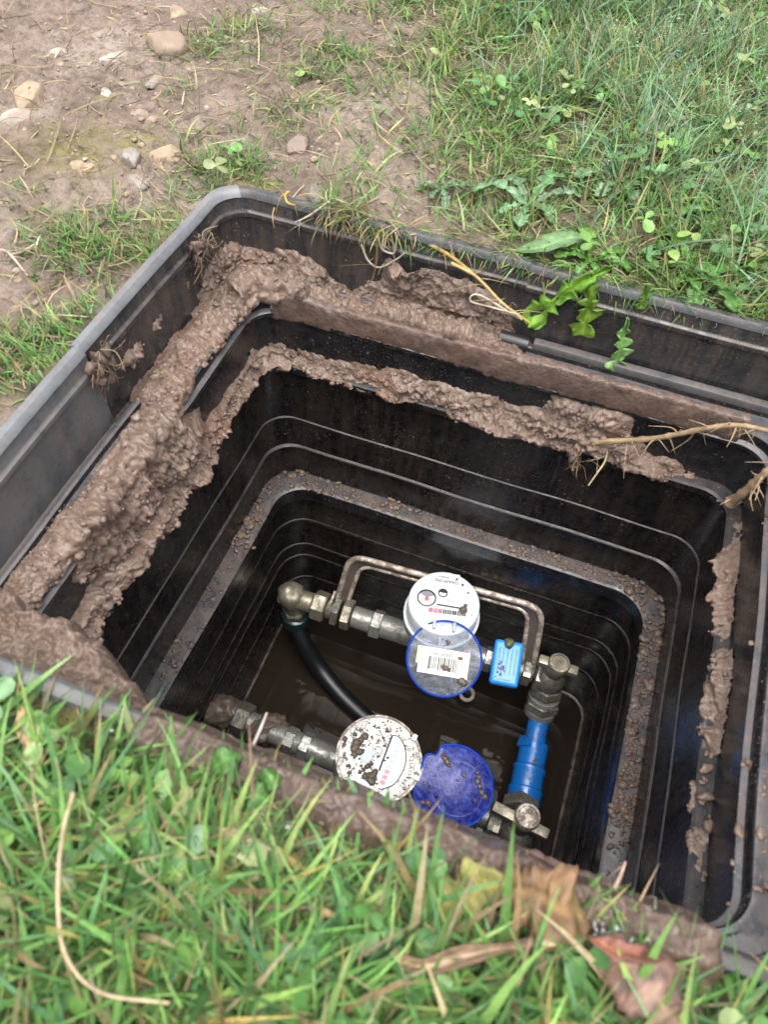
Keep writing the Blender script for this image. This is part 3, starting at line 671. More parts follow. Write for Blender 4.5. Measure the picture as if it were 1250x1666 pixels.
# left half of the run: elbow, union nuts, grey pipe
t = thing('inlet_pipe', 'corroded brass elbow, nuts and grey pipe run left of the white meter', 'pipe run', PA)
e0 = PA
mb = MB(); mb.add(*tube(round_path([e0 + AX * .030, e0, e0 - UP * .034], .016, 8), .0155, 20)); mb.add(*lathe([(.0155, -.016), (.0195, -.012), (.0205, -.002), (.0205, .012), (.0175, .018), (.0100, .0205)], 8, .2), M=frame(e0 - AX * .003, UP)); mb.add(*rock(e0 - AX * .010 + UP * .004, (.0155, .0165, .0165), 2, 3, .35, 2.0)); mb.build('elbow', M_BRASS, t, 60)
hexnut(e0 - UP * .040, UP, .0205, .014, M_BRASSD, t)
cyl(MB(), e0 - UP * .075, UP, [(.017, 0), (.0225, .002), (.0235, .006), (.0235, .020), (.022, .026), (.019, .028)]).build('compression_cap', M_NUTG, t)
q = onaxis(520, 987)
hexnut(q + AX * .000, AX, .0225, .021, M_BRASS, t)
cyl(MB(), q - AX * .022, AX, [(.0125, 0), (.0125, .014)]).build('thread', M_BRASSD, t)
cyl(MB(), q + AX * .012, AX, [(.0155, 0), (.0155, .012)]).build('thread', M_BRASSD, t)
q2 = onaxis(548, 995); hexnut(q2, AX, .0225, .011, M_BRASSD, t, ph=.1); hexnut(onaxis(565, 1001), AX, .0230, .014, M_BRASS, t, ph=.5)
pa, pb = onaxis(574, 1003), onaxis(616, 1015)
pipe(pa, pb, .0165, M_PIPE, t); hexnut(onaxis(614, 1014), AX, .0215, .017, M_PIPE, t, 'union_nut', .2); pipe(onaxis(620, 1015), onaxis(676, 1030), .0175, M_PIPE, t)
# right half: coupling between meter and stop valve
t = thing('outlet_pipe', 'short metal pipe and nut between the white meter and the brass stop valve', 'pipe run', onaxis(790, 1070))
pipe(onaxis(755, 1055), onaxis(868, 1092), .0150, M_PIPE, t); hexnut(onaxis(796, 1070), AX, .0185, .012, M_PIPE, t); hexnut(onaxis(858, 1090), AX, .0205, .013, M_BRASSD, t)
# stop valve behind right
vb = PE; t = thing('stop_valve', 'dirty brass stop valve with cross handle at the back right of the water', 'valve', vb - UP * .05)
hexnut(onaxis(880, 1098), AX, .0235, .016, M_BRASSD, t)
blob(vb + UP * .004, (.0235, .0235, .026), 5, M_BRASSD, t, 'valve_body')
cyl(MB(), vb + UP * .02, UP, [(.0135, 0), (.0135, .028), (.012, .030)]).build('valve_stem', M_BRASS, t)
ht = at(911, 1079, ZP + .062)
hx = nrm(at(944, 1090, ZP + .055) - at(885, 1070, ZP + .055))
mb = MB(); mb.add(*box(.054, .0135, .013, .002), M=frame(ht - UP * .010, UP, hx)); mb.build('valve_handle', M_BRASS, t)
cyl(MB(), ht - UP * .02, UP, [(.0135, 0), (.0150, .004), (.0150, .020), (.0138, .0225), (.0110, .0230), (.0105, .0215), (.004, .0213), (.0038, .0225), (0.0, .0227)]).build('handle_cap', M_BRASS, t)
DN = nrm(at(872, 1180, ZP - .075) - vb + A(0, .004, 0))
for k, (s, r, l) in enumerate(((.020, .0235, .014), (.036, .0225, .008), (.046, .0255, .013), (.060, .0225, .010))):
    if k in (0, 2): hexnut(vb + DN * s, DN, r, l, M_BRASSD, t, 'hex_nut', .4)
    else: cyl(MB(), vb + DN * (s - l / 2), DN, [(r * .9, 0), (r, .001), (r, l - .001), (r * .9, l)]).build('thread_ring', M_PIPE, t)
# blue pipe lying towards the front
b0 = vb + DN * .055; b1 = at(868, 1222, -.640); b2 = at(847, 1325, -.650); bd = nrm(b2 - b1)
t = thing('blue_pipe', 'bright blue plastic water pipe with stepped socket lying just under the stop valve', 'pipe', b1)
mb = MB(); mb.add(*tube(smooth_path([b0, b0 + (b1 - b0) * .5, b1 + bd * .02], 6), .0152, 20)); mb.build('pipe', M_BLUEP, t)
L = np.linalg.norm(b2 - b1)
cyl(MB(), b1 - bd * .012, bd, [(.0160, 0), (.0200, .001), (.0205, .006), (.0205, .034), (.0235, .037), (.0235, .041), (.0222, .043), (.0222, .066), (.0245, .068), (.0245, .072), (.0238, .074), (.0238, L + .012)], 32).build('socket', M_BLUEP, t)
MB().add(*box(.017, .024, .006, .0015), M=frame(b1 - bd * .004 + nrm(A(-.75, .1, .55)) * .019, A(-.75, .1, .55), bd)).build('clip', M_BLUEP, t)
mb = MB(); mb.add(*rock(b1 + bd * .012 + nrm(A(.1, -.3, .9)) * .0185, (.0055, .009, .003), 9, 3, .4)); mb.build('mud_patch', M_MUDD, t, 180)['kind'] = 'stuff'
# hose
t = tag(MB().add(*tube(smooth_path([e0 - UP * .060, at(492, 1042, -.650), at(520, 1088, -.690), at(560, 1136, -.706), at(606, 1178, -.711), at(650, 1216, -.716), at(690, 1250, -.724)], 8), .0138, 20)).build('water_hose', M_HOSE), 'black rubber hose curving from the elbow down through the dark water', 'hose')
# steel hoop bracket
t = thing('hoop_bracket', 'muddy stainless steel hoop bracket arching behind the white meter', 'bracket', A(0, .14, ZP))
def hoop(off):
    sx = nrm(A(AX[0], AX[1], 0))
    pts = [at(548, 978, ZP), atx(570, 903, 1, .172), atx(885, 990, 1, .176), at(866, 1098, ZP)]
    q = [p.copy() for p in pts]
    q[0] += sx * off; q[1] += sx * off - UP * off; q[2] += -sx * off - UP * off; q[3] += -sx * off
    return round_path(q, .026 - off * .4, 8)
H0, H1 = hoop(0), hoop(.0165)
tb = MB().add(*tube(H0, .0043, 12)).build('bracket_edge', M_STEEL, t, 60); tb = MB().add(*tube(H1, .0034, 12)).build('bracket_edge', M_STEEL, t, 60)
V = []; F = []
for a, b in zip(H0, H1):
    n_ = A(0, .0012, 0); V += [a + n_, b + n_, b - n_, a - n_]
for i in range(len(H0) - 1):
    for k in range(4): F.append((i * 4 + k, i * 4 + (k + 1) % 4, i * 4 + 4 + (k + 1) % 4, i * 4 + 4 + k))
F += [(0, 1, 2, 3), tuple(len(V) - 4 + k for k in (3, 2, 1, 0))]
MB().add(V, F).build('bracket_web', m_dirty('muddy_bracket_web', (.12, .10, .085), (.05, .036, .028), .9, 60, .3, .4, .4, .6), t, 40)
mb = MB().add(*box(.0035, .030, .0016), M=frame(onaxis(541, 985) + UP * .022 + A(0, .004, 0), UP, AX)); mb.build('bracket_tab', M_STEEL, t)
# blue block
tocam = nrm(CAM - at(823, 1083, -.54)); bn = nrm(tocam * .75 + UP * .35); c0 = at(824, 1080, -.528)
bl = nrm(at(817, 1122, -.56) - at(830, 1042, -.52)); M = frame(c0, bn, bl)
t = thing('blue_transmitter', 'bright blue plastic transmitter block clipped on the pipe right of the meter', 'transmitter', c0)
MB().add(*box(.062, .040, .022, .0055, 3), M=M).build('casing', M_BLUE, t, 50)
mb = MB()
for k in range(-2, 3): mb.add(*box(.036, .0012, .0010, .0003, 1), M=M @ np.array([[1, 0, 0, -.002], [0, 1, 0, k * .0058], [0, 0, 1, .0112], [0, 0, 0, 1.]]))
mb.add(*box(.0014, .018, .0012, .0003, 1), M=M @ np.array([[1, 0, 0, .0235], [0, 1, 0, 0], [0, 0, 1, .0112], [0, 0, 0, 1.]])); mb.build('moulded_rib', M_BLUEP, t)
mb = MB()
for k in range(16): mb.add(*dome(M[:3, 3] + M[:3, 0] * random.gauss(.010, .005) + M[:3, 1] * random.gauss(-.007, .005) + M[:3, 2] * .0111, bn, random.uniform(.0008, .0026), .0006, k))
mb.build('mud_splash', M_MUDD, t, 180)['kind'] = 'stuff'
Mi = M[:3, 3] - M[:3, 0] * .027 + M[:3, 2] * .012
tag(MB().add(*rock(Mi, (.0075, .007, .0055), 12, 3, .35)).build('moss_lump', m_mud('mossy_mud', (.04, .05, .01), (.07, .085, .02), (.14, .10, .05)), None, 180), 'mossy mud lump on top of the blue transmitter block', 'mud lump')
# washer ring
wc = at(760, 1129, -.700)
t = tag(MB().add(*lathe([(.0075, -.002), (.0125, -.002), (.0132, 0), (.0125, .002), (.0075, .002), (.0072, 0), (.0075, -.002)], 32), M=frame(wc, nrm(UP + tocam * .4))).build('washer_ring', M_RUBBER), 'pale rubber washer ring over the dark water beside the clear lid', 'washer')

# ------------------------------------------------------------------ water meter A
ZT = -.435
HA = at(723, 980, ZT)
xt = nrm(at(697, 991.5, ZT) - at(745, 999.5, ZT)); yt = np.cross(UP, xt)
def FA(px, py, h=.0004): return frame(at(px, py, ZT) + UP * h, UP, xt)
t = thing('water_meter', 'clean white round water meter with its clear label lid flipped open', 'water meter', A(HA[0], HA[1], ZP))
RA = .0475
MB().add(*lathe([(.028, -.135), (.034, -.13), (.036, -.115), (.040, -.100), (.042, -.086), (.042, -.060)], 40), M=frame(HA, UP)).build('body', M_BRASSD, t)
MB().add(*lathe([(RA - .003, -.062), (RA + .0015, -.060), (RA + .0028, -.055), (RA + .0028, -.034), (RA + .001, -.032), (RA + .0006, -.027)], 64), M=frame(HA, UP)).build('shroud', M_GREYP, t)
MB().add(*lathe([(RA + .0030, -.0345), (RA + .0042, -.0338), (RA + .0042, -.0318), (RA + .0012, -.0310)], 64), M=frame(HA, UP)).build('seal_ring', M_WHITE, t)
head = MB().add(*lathe([(RA, -.031), (RA, -.002), (RA - .0008, -.0006), (RA - .002, 0), (0, 0)], 64), M=frame(HA, UP)).build('register_head', M_WHITE, t)
def disc(px, py, r, mat, name, parent, h=.0005, F_=FA, n=32):
    return MB().add(*lathe([(r, -.0006), (r, h), (0, h)], n), M=F_(px, py, 0)).build(name, mat, parent)
def ringm(px, py, r0, r1, mat, name, parent, h=.0014, F_=FA):
    return MB().add(*lathe([(r1, -.0005), (r1, h * .8), (r1 - .0006, h), (r0 + .0004, h), (r0, h * .7), (r0, -.0005)], 36, cap=False), M=F_(px, py, 0)).build(name, mat, parent)
d1 = disc(694.5, 973, .0112, M_GREYP, 'dial', t, .0004); ringm(694.5, 973, .0108, .0126, M_BLACK, 'dial_ring', d1)
M_DIALSH = m_simple('dial_grey', (.16, .17, .19), .3)
mb = MB(); V = []; 
for k in range(12): a = 2 * PI * k / 12; r = .0062 if k % 2 == 0 else .0022; V.append((r * math.cos(a), r * math.sin(a), .0013))
V.append((0, 0, .0018)); mb.add(V, [(k, (k + 1) % 12, 12) for k in range(12)], FA(694.5, 975, 0)); mb.build('dial_star', M_RED, d1, 0)
mb = MB(); V, F = lathe([(.0106, .0004), (.0106, .0009), (0, .0009)], 32); mb.add([v for v in V], F, FA(694.5, 973, 0)); mb.build('dial_face', m_simple('dial_white', (.72, .66, .68), .25), d1)
mb = MB(); V = [(0, 0, .00115)] + [(.0105 * math.cos(a), .0105 * math.sin(a), .00115) for a in [PI + PI * .15 + PI * .7 * k / 10 for k in range(11)]]
mb.add(V, [(0, k, k + 1) for k in range(1, 11)], FA(694.5, 973, 0)); mb.build('dial_sector', M_DIALSH, d1, 0)
d2 = disc(721, 965, .0054, M_WHITE, 'sight_glass', t, .0006); ringm(721, 965, .0050, .0064, M_BLACK, 'glass_ring', d2, .0012)
V = [(0, 0, .0010)] + [(.005 * math.cos(a), .005 * math.sin(a), .0010) for a in [PI * 1.02 + PI * .96 * k / 10 for k in range(11)]]
MB().add(V, [(0, k, k + 1) for k in range(1, 11)], FA(721, 965, 0)).build('glass_shade', M_BLACK, d2, 0)
d3 = disc(734.5, 975, .0040, M_WHITE, 'button', t, .0012); ringm(734.5, 975, .0042, .0050, M_GREYP, 'button_ring', d3, .0008)
MB().add(*box(.031, .0022, .0012, .0003, 1), M=FA(730, 986.5, .0001)).build('slot', M_INK, t)
cnt = MB().add(*box(.056, .0066, .0010, .0003, 1), M=FA(727, 996, .0001)).build('counter', M_WHITE, t)
digs = ['', '', '', '5', '0', '1', '0', '0']
for k, g in enumerate(digs):                               # seen upside down: red drums left, black drums right
    px = 701 + k * 7.7; py = 992.4 + k * 1.05
    m_ = M_RED if k < 3 else M_BLACK
    dr = MB().add(*box(.0049 if k < 3 else .0052, .0058, .0010, .0002, 1), M=FA(px, py, .0006)).build('drum', m_, cnt)
for k, g in enumerate(('1', '8', '2', '5', '0', '1', '0', '0')): text(g, .0060, FA(701 + k * 7.7, 992.4 + k * 1.05, .0012), M_WHITE if k > 2 else M_PINK, 'digit', cnt)
text('12AA091092', .0062, FA(728, 946, .0002), M_INK, 'lettering', t); text('Aquadis +', .0036, FA(722, 939, .0002), M_INK, 'lettering', t)
text('No. Mod. 2009', .0032, FA(730, 953.5, .0002), M_INKF, 'lettering', t); text('PN16', .003, FA(720, 976, .0002), M_INKF, 'lettering', t)
text('m\u00b3', .0042, FA(688, 1001, .0002), M_INKF, 'lettering', t); text('T30 Qn 1.5', .003, FA(694, 956, .0002), M_INKF, 'lettering', t)
Mv = FA(772, 992, .0002); Mv2 = Mv.copy(); Mv2[:3, 0] = Mv[:3, 1]; Mv2[:3, 1] = -Mv[:3, 0]; text('CE M12', .0042, Mv2, M_INKF, 'lettering', t)
MB().add(*box(.0085, .0050, .0060, .001, 1), M=FA(744, 938, -.001)).build('seal_lug', M_WHITE, t)
MB().add(*box(.0075, .0060, .0030, .0012, 1), M=FA(763, 1010, .0)).build('latch', M_WHITE, t)
MB().add(*box(.026, .012, .006, .0012, 1), M=frame(at(724, 1019, ZT) - UP * .0026, UP, xt)).build('hinge_plate', M_WHITE, t)
for px, py in ((707, 1017), (739, 1022)): MB().add(*box(.0042, .013, .007, .001, 1), M=frame(at(px, py, ZT) + UP * .0015, UP, xt)).build('hinge_post', M_GREYP, t)
# clear lid hanging open towards the camera
LN_ = nrm(CAM - at(722, 1070, -.46)); LD = -CR[1]; LD = nrm(LD - LN_ * (LD @ LN_)); LX = np.cross(LD, LN_); hp = at(723, 1017, ZT - .001)
RL = .0478; lc = hp + LD * (RL - .0055)
lid = MB().add(*lathe([(RL, 0), (RL, .0016), (RL * .98, .0022), (0, .0022)], 64), M=frame(lc, LN_, LX)).build('lid', M_CLEAR, t)
MB().add(*lathe([(RL - .0012, -.004), (RL + .0010, -.004), (RL + .0012, .0028), (RL - .0004, .0036), (RL - .0014, .0030), (RL - .0012, -.004)], 72), M=frame(lc, LN_, LX)).build('lid_edge', M_BLUERIM, lid)
def FL_(px, py, h): return frame(atp(px, py, lc, LN_) + LN_ * h, LN_, nrm(atp(684, 1060, lc, LN_) - atp(762, 1073, lc, LN_)))
MB().add(*lathe([(RL * .62, .0022), (RL * .62, .0029), (RL * .60, .0029), (RL * .60, .0022)], 48, cap=False), M=frame(lc - LD * .006, LN_, LX)).build('moulded_ring', M_CLEAR, lid)
MB().add(*box(.016, .022, .0006), M=FL_(689, 1065, .0030)).build('yellow_label', M_YEL, lid)
lab = MB().add(*box(.0645, .0335, .0008, .0002, 1), M=FL_(722, 1078, .0040)).build('paper_label', M_STICK, lid)
mb = MB(); rb = random.Random(4); x = -.019
while x < .019:
    w = rb.choice((.0004, .0008, .0013)); mb.add(*box(w, .0165, .0002), M=FL_(722, 1081, .0047) @ np.array([[1, 0, 0, x], [0, 1, 0, 0], [0, 0, 1, 0], [0, 0, 0, 1.]])); x += w + rb.choice((.0006, .0009, .0015))
mb.build('barcode', M_INK, lid, 0); text('12AA091092', .0056, FL_(723, 1065, .0047), M_INK, 'lettering', lid)
mb = MB()
for k, (px, py, r) in enumerate(((725, 1087, .0042), (721, 1084, .003), (749, 1071, .0030), (729, 1045, .0035), (731, 1089, .003), (752, 1110, .0055), (755, 1112, .004), (751, 1072, .0026))): mb.add(*dome(atp(px, py, lc, LN_) + LN_ * .0045, LN_, r, .0016, k))
for k in range(60):
    a = random.random() * 6.3; r = RL * math.sqrt(random.random()) * .95; p = lc + LX * r * math.cos(a) + LD * r * math.sin(a); mb.add(*dome(p + LN_ * .0023, LN_, random.uniform(.0003, .0009), .0004, 100 + k))
mb.build('mud_spot', M_MUDD, lid, 180)['kind'] = 'stuff'
mb = MB()
for k, (px, py, r) in enumerate(((754, 991, .0050), (755, 997, .0045), (752, 994, .004), (753, 952, .0024), (744, 942, .0022), (762, 965, .0015), (719, 1018, .0009), (768, 1001, .0012), (757, 986, .0035))): mb.add(*dome(at(px, py, ZT) + UP * .0002, UP, r, .0012 if r < .003 else .0032, k))
for k in range(26): mb.add(*dome(HA + A(random.gauss(0, .022), random.gauss(0, .022), .0002), UP, random.uniform(.0002, .0005), .0003, 300 + k))
mb.build('mud_spot', M_MUDD, t, 180)['kind'] = 'stuff'

# ------------------------------------------------------------------ water meter B
ZB = -.46; HB = at(617, 1233, ZB); RB = .0500; ZPB = -.565
tn = nrm(UP + A(.10, -.02, 0)); xb = nrm(at(622, 1275, ZB) - at(648, 1211, ZB)); xb = nrm(xb - tn * (xb @ tn))
def FB(px, py, h=.0004): return frame(atp(px, py, HB, tn) + tn * h, tn, xb)
t = thing('water_meter', 'mud spattered old white water meter beside its open dark blue lid', 'water meter', A(HB[0], HB[1], ZPB))
MB().add(*lathe([(.030, -.13), (.036, -.12), (.040, -.09), (.043, -.055)], 40), M=frame(HB, tn)).build('body', M_BRASSD, t)
MB().add(*lathe([(RB - .004, -.06), (RB + .001, -.055), (RB + .002, -.010), (RB + .0012, -.006), (RB + .0005, -.0055)], 64), M=frame(HB, tn)).build('shroud', m_dirty('dirty_grey_plastic', (.30, .29, .27), (.06, .045, .03), .8, 60, .35), t)
head = MB().add(*lathe([(RB, -.007), (RB, -.0022), (RB - .0012, -.0006), (RB - .003, 0), (0, 0)], 64), M=frame(HB, tn)).build('register_head', M_WHITED, t)
MB().add(*lathe([(RB - .0005, -.003), (RB + .0022, -.003), (RB + .0022, -.0006), (RB - .0003, -.0004)], 64, cap=False), M=frame(HB, tn)).build('bezel', M_STEEL, t)
d1 = disc(596.5, 1231, .0062, M_PALEB, 'dial', t, .0010, FB); ringm(596.5, 1231, .0062, .0074, M_GREYP, 'dial_ring', d1, .0008, FB)
d2 = disc(615.5, 1221, .0030, M_WHITE, 'button', t, .0012, FB); ringm(615.5, 1221, .0042, .0060, M_WHITE, 'button_ring', d2, .0018, FB)
# D shaped window, counter drums and arc lettering
c_ = A(633, 1245); Vw = []; lft = [(638.5, 1197), (618, 1252), (616, 1283)]; arc = [(622, 1284), (640, 1277), (651, 1263), (659, 1245), (660, 1225), (656, 1210), (648, 1199)]
win = [atp(a, b, HB, tn) + tn * .0007 for a, b in lft + arc]
MB().add(win, [tuple(range(len(win)))]).build('window', m_simple('meter_window', (.60, .66, .66), .15), t, 0)
edge = smooth_path([atp(a, b, HB, tn) + tn * .0010 for a, b in [(616, 1283)] + arc + [(638.5, 1197)]], 4); MB().add(*tube(edge, .0006, 6)).build('window_edge', M_INK, t)
MB().add(*tube([atp(638.5, 1197, HB, tn) + tn * .001, atp(617, 1254, HB, tn) + tn * .001], .0011, 6)).build('window_edge', M_INK, t)
for k, ch in enumerate('00000000'):
    px = 647.5 - k * 3.6; py = 1213 + k * 8.6; m_ = M_PALEB if k < 5 else M_PINK
    dr = MB().add(*box(.0054, .0066, .0009, .0002, 1), M=FB(px, py, .0010)).build('drum', m_, t)
    text(ch, .0062, FB(px, py, .0016), M_GREYP if k < 5 else M_RED, 'digit', dr)
s_ = 'D 12LA114641'; ca = atp(617, 1236, HB, tn)
for k, ch in enumerate(s_):
    if ch == ' ': continue
    ang = -.02 + k * .108; a0 = atp(667, 1221, HB, tn) - ca; e1 = nrm(a0); e2 = np.cross(e1, tn); rad = np.linalg.norm(a0) * .99
    dirn = e1 * math.cos(ang) + e2 * math.sin(ang); p = ca + dirn * rad
    text(ch, .0056, frame(p + tn * .0003, tn, np.cross(dirn, tn)), M_INK, 'letter', t)
for k, ch in enumerate('CY'): text(ch, .006, frame(atp(646 + k * 9, 1189 + k * 5, HB, tn) + tn * .0003, tn, nrm(xb * .2 + np.cross(tn, xb) * -1)), M_INKF, 'letter', t)
text('m\u00b3 x', .0042, FB(647, 1251, .0012), M_INKF, 'lettering', t)
MB().add(*box(.0085, .0070, .008, .002, 2), M=FB(674, 1201, .001)).build('seal_lug', M_WHITED, t)
MB().add(*box(.020, .012, .006, .002, 2), M=FB(679, 1256, -.001)).build('hinge_plate', M_WHITED, t)
for k, (px, py) in enumerate(((575, 1187), (592, 1180), (553, 1240))): MB().add(*box(.010, .006, .005, .0015, 1), M=FB(px, py, -.0005)).build('rim_lug', M_WHITED, t)
mb = MB()
for k, (px, py, r) in enumerate(((580, 1207, .0060), (578, 1216, .0068), (584, 1222, .0062), (577, 1228, .005), (588, 1202, .005), (594, 1198, .0045), (598, 1246, .004), (592, 1252, .0036), (586, 1256, .003), (604, 1242, .0036), (606, 1262, .006), (604, 1270, .0065), (609, 1256, .005), (561, 1203, .004), (560, 1212, .003), (630, 1188, .003), (605, 1199, .0018), (609, 1182, .0016), (631, 1233, .0025), (626, 1238, .002), (594, 1262, .004), (588, 1246, .002), (577, 1194, .0034), (566, 1246, .0028), (568, 1258, .003), (624, 1201, .002), (626, 1213, .0022))): mb.add(*dome(atp(px, py, HB, tn) + tn * .0003, tn, r, .0010 + r * .22, k))
for k in range(190):
    a = random.uniform(1.2, 5.2) if random.random() < .8 else random.random() * 6.3; r = RB * math.sqrt(random.random()) * .96; Mb = frame(HB, tn)
    mb.add(*dome(HB + Mb[:3, 0] * r * math.cos(a) + Mb[:3, 1] * r * math.sin(a) + tn * .0002, tn, random.uniform(.0003, .0013) * random.uniform(.6, 1.3), .0006, 500 + k))
mb.build('mud_splatter', M_MUDD, t, 180)['kind'] = 'stuff'
# blue lid
lnb = nrm(nrm(CAM - at(735, 1280, -.47)) + A(.10, .05, 0)); lb = at(737, 1279, -.470); RLB = .0470; lxb = nrm(np.cross(lnb, A(-.3, .8, .2)))
NLB = 64; prof = []
V, F = lathe([(RLB, 0), (RLB, .0016), (RLB * .985, .0022), (0, .0026)], NLB); V = np.array(V)
ang = np.arctan2(V[:, 1], V[:, 0]); Mlb = frame(lb, lnb, nrm(atp(683, 1250, lb, lnb) - lb))
def notch(V): # hinge notch at local +x edge upper side
    a = np.arctan2(V[:, 1], V[:, 0]); r = np.hypot(V[:, 0], V[:, 1]); k = np.exp(-((a + .62) / .12) ** 2) * .16 + np.exp(-(a / .22) ** 2) * .10
    s = np.where(r > RLB * .9, 1 - k, 1); V = V.copy(); V[:, 0] *= s; V[:, 1] *= s; return V
lid = MB().add(notch(V), F, Mlb).build('lid', M_BLUELID, t); lid['label'] = 'dark blue open lid smeared with mud'
V, F = lathe([(RLB - .0013, -.006), (RLB + .0009, -.006), (RLB + .0011, .0026), (RLB - .0003, .0034), (RLB - .0013, .0028), (RLB - .0013, -.006)], NLB)
MB().add(notch(np.array(V)), F, Mlb).build('lid_edge', M_BLUERIM, lid)
MB().add(*lathe([(RLB * .66, .0024), (RLB * .66, .0032), (RLB * .64, .0032), (RLB * .64, .0024)], 48, cap=False), M=frame(lb + Mlb[:3, 0] * -.006, lnb)).build('moulded_ring', M_BLUELID, lid)
mb = MB()
for k, (px, py, r) in enumerate(((724, 1234, .0050), (728, 1240, .0048), (722, 1228, .003), (731, 1246, .0028), (776, 1258, .0038), (779, 1264, .0042), (777, 1272, .0036), (781, 1280, .0042), (784, 1290, .0042), (772, 1303, .003), (768, 1290, .002), (690, 1275, .0026), (699, 1287, .0016), (697, 1307, .0036), (688, 1306, .003), (755, 1262, .003), (745, 1270, .002), (790, 1296, .004))): mb.add(*dome(atp(px, py, lb, lnb) + lnb * .0026, lnb, r, .0008 + r * .3, k + 40))
for k in range(110):
    a = random.random() * 6.3; r = RLB * math.sqrt(random.random()) * .95; mb.add(*dome(lb + Mlb[:3, 0] * r * math.cos(a) + Mlb[:3, 1] * r * math.sin(a) + lnb * .0025, lnb, random.uniform(.0003, .0010), .0005, 700 + k))
mb.build('mud_splatter', M_MUDD, lid, 180)['kind'] = 'stuff'
# pipe to meter B, caked in mud
q0, q1 = at(352, 1152, ZPB), at(556, 1240, ZPB); ax = nrm(q1 - q0); LB_ = np.linalg.norm(q1 - q0)
t = thing('inlet_pipe', 'mud caked brass fittings and grey pipe leading to the spattered meter', 'pipe run', q0)
s0 = lambda f: q0 + (q1 - q0) * f
V, F = rock(s0(.06), (.030, .022, .022), 4, 4, .35, 2.2); MB().add(V, F).build('muddy_elbow', M_MUDD, t, 180)
hexnut(s0(.22), ax, .0235, .020, M_BRASSD, t); V, F = rock(s0(.40), (.030, .019, .019), 6, 4, .35, 2.4); MB().add(V, F).build('muddy_coupling', M_MUDD, t, 180)
pipe(s0(.0), s0(.70), .0150, M_PIPE, t); hexnut(s0(.60), ax, .0175, .016, M_PIPE, t); hexnut(s0(.72), ax, .0195, .015, M_PIPE, t, 'union_nut', .1); pipe(s0(.74), s0(1.1), .0165, M_PIPE, t)
# valve B
hb = at(858, 1330, -.500)
t = thing('stop_valve', 'dirty brass stop valve at the front edge below the blue pipe end', 'valve', hb - UP * .09)
hx = nrm(at(893, 1358, -.505) - at(806, 1312, -.505)); h0 = (at(893, 1358, -.505) + at(803, 1311, -.505)) / 2
MB().add(*box(np.linalg.norm(at(893, 1358, -.505) - at(803, 1311, -.505)), .013, .014, .0022), M=frame(h0 - UP * .004, UP, hx)).build('valve_handle', M_BRASS, t)
cyl(MB(), hb - UP * .016, UP, [(.0135, 0), (.0155, .004), (.0155, .022), (.0142, .0245), (.0112, .025), (.0108, .0232), (0, .0238)]).build('handle_cap', M_STEEL, t)
cyl(MB(), hb - UP * .06, UP, [(.0125, 0), (.0125, .046)]).build('valve_stem', M_BRASSD, t)
blob(hb - UP * .066, (.026, .026, .028), 11, M_BRASSD, t, 'valve_body'); hexnut(hb - UP * .066 - ax * .030, ax, .0235, .018, M_BRASSD, t); hexnut(hb - UP * .066 + A(0, .034, -.02), A(0, .9, -.4), .0255, .018, M_BRASSD, t)
t2 = thing('outlet_pipe', 'short metal pipe hidden under the dark blue lid at the front', 'pipe run', hb - UP * .07)
pipe(hb - UP * .066 - ax * .035, hb - UP * .066 - ax * .150, .0150, M_PIPE, t2); hexnut(hb - UP * .066 - ax * .055, ax, .0195, .014, M_PIPE, t2)

# ------------------------------------------------------------------ plants
def blades(name, label, cat, root, az, L, w, th0, th1, col, tipcol, mat, K=5, curl=None, kind='stuff', floor=None):
    N = len(root); t = np.linspace(0, 1, K + 1); th = th0[:, None] + th1[:, None] * t[None, :]                # angle from the vertical along the blade
    a = az[:, None] + (0 if curl is None else curl[:, None] * t[None, :])
    ds = L[:, None] / K
    dx = np.sin(th) * np.cos(a) * ds; dy = np.sin(th) * np.sin(a) * ds; dz = np.cos(th) * ds
    c = lambda q: np.concatenate([np.zeros((N, 1)), np.cumsum((q[:, :-1] + q[:, 1:]) / 2, 1)], 1)
    X = root[:, :1] + c(dx); Y = root[:, 1:2] + c(dy); Z = root[:, 2:3] + c(dz)
    if floor is not None: Z = np.where(Z < floor, floor + (Z - floor) * .06, Z)
    sx = -np.sin(a); sy = np.cos(a); tw = RNG.uniform(-.9, .9, (N, 1)); ww = w[:, None] * .5 * np.clip(1.12 - t[None, :] ** 2.2 * 1.1, .03, 1) * (.6 + .4 * np.clip(t[None, :] * 5, 0, 1))
    lx, ly, lz = sx * np.cos(tw) * ww, sy * np.cos(tw) * ww, np.sin(tw) * ww
    Pm = np.stack([X, Y, Z], -1); S = np.stack([lx, ly, lz + 0 * lx], -1)
    V = np.stack([Pm - S, Pm + S], 2).reshape(-1, 3)
    base = (np.arange(N) * (K + 1) * 2)[:, None] + (np.arange(K) * 2)[None, :]
    F = np.stack([base, base + 1, base + 3, base + 2], -1).reshape(-1, 4)
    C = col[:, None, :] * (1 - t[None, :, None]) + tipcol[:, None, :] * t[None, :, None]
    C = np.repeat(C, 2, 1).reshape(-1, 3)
    o = link_mesh(name, V, F, mat, None, 180, C)
    return tag(o, label, cat, kind=kind)
def pick(cols, n, jit=.22):
    cols = np.array(cols); c = cols[RNG.integers(0, len(cols), n)]; return np.clip(c * (1 + RNG.normal(0, jit, (n, 1))) * (1 + RNG.normal(0, .06, (n, 3))), .005, .9)
GREEN = [(.095, .220, .050), (.075, .190, .045), (.125, .265, .060), (.100, .215, .085), (.150, .280, .065), (.20, .29, .075), (.24, .29, .12)]
FGREEN = [(.10, .235, .055), (.14, .29, .075), (.085, .20, .06), (.18, .33, .09), (.12, .26, .11), (.24, .33, .10), (.06, .15, .04)]
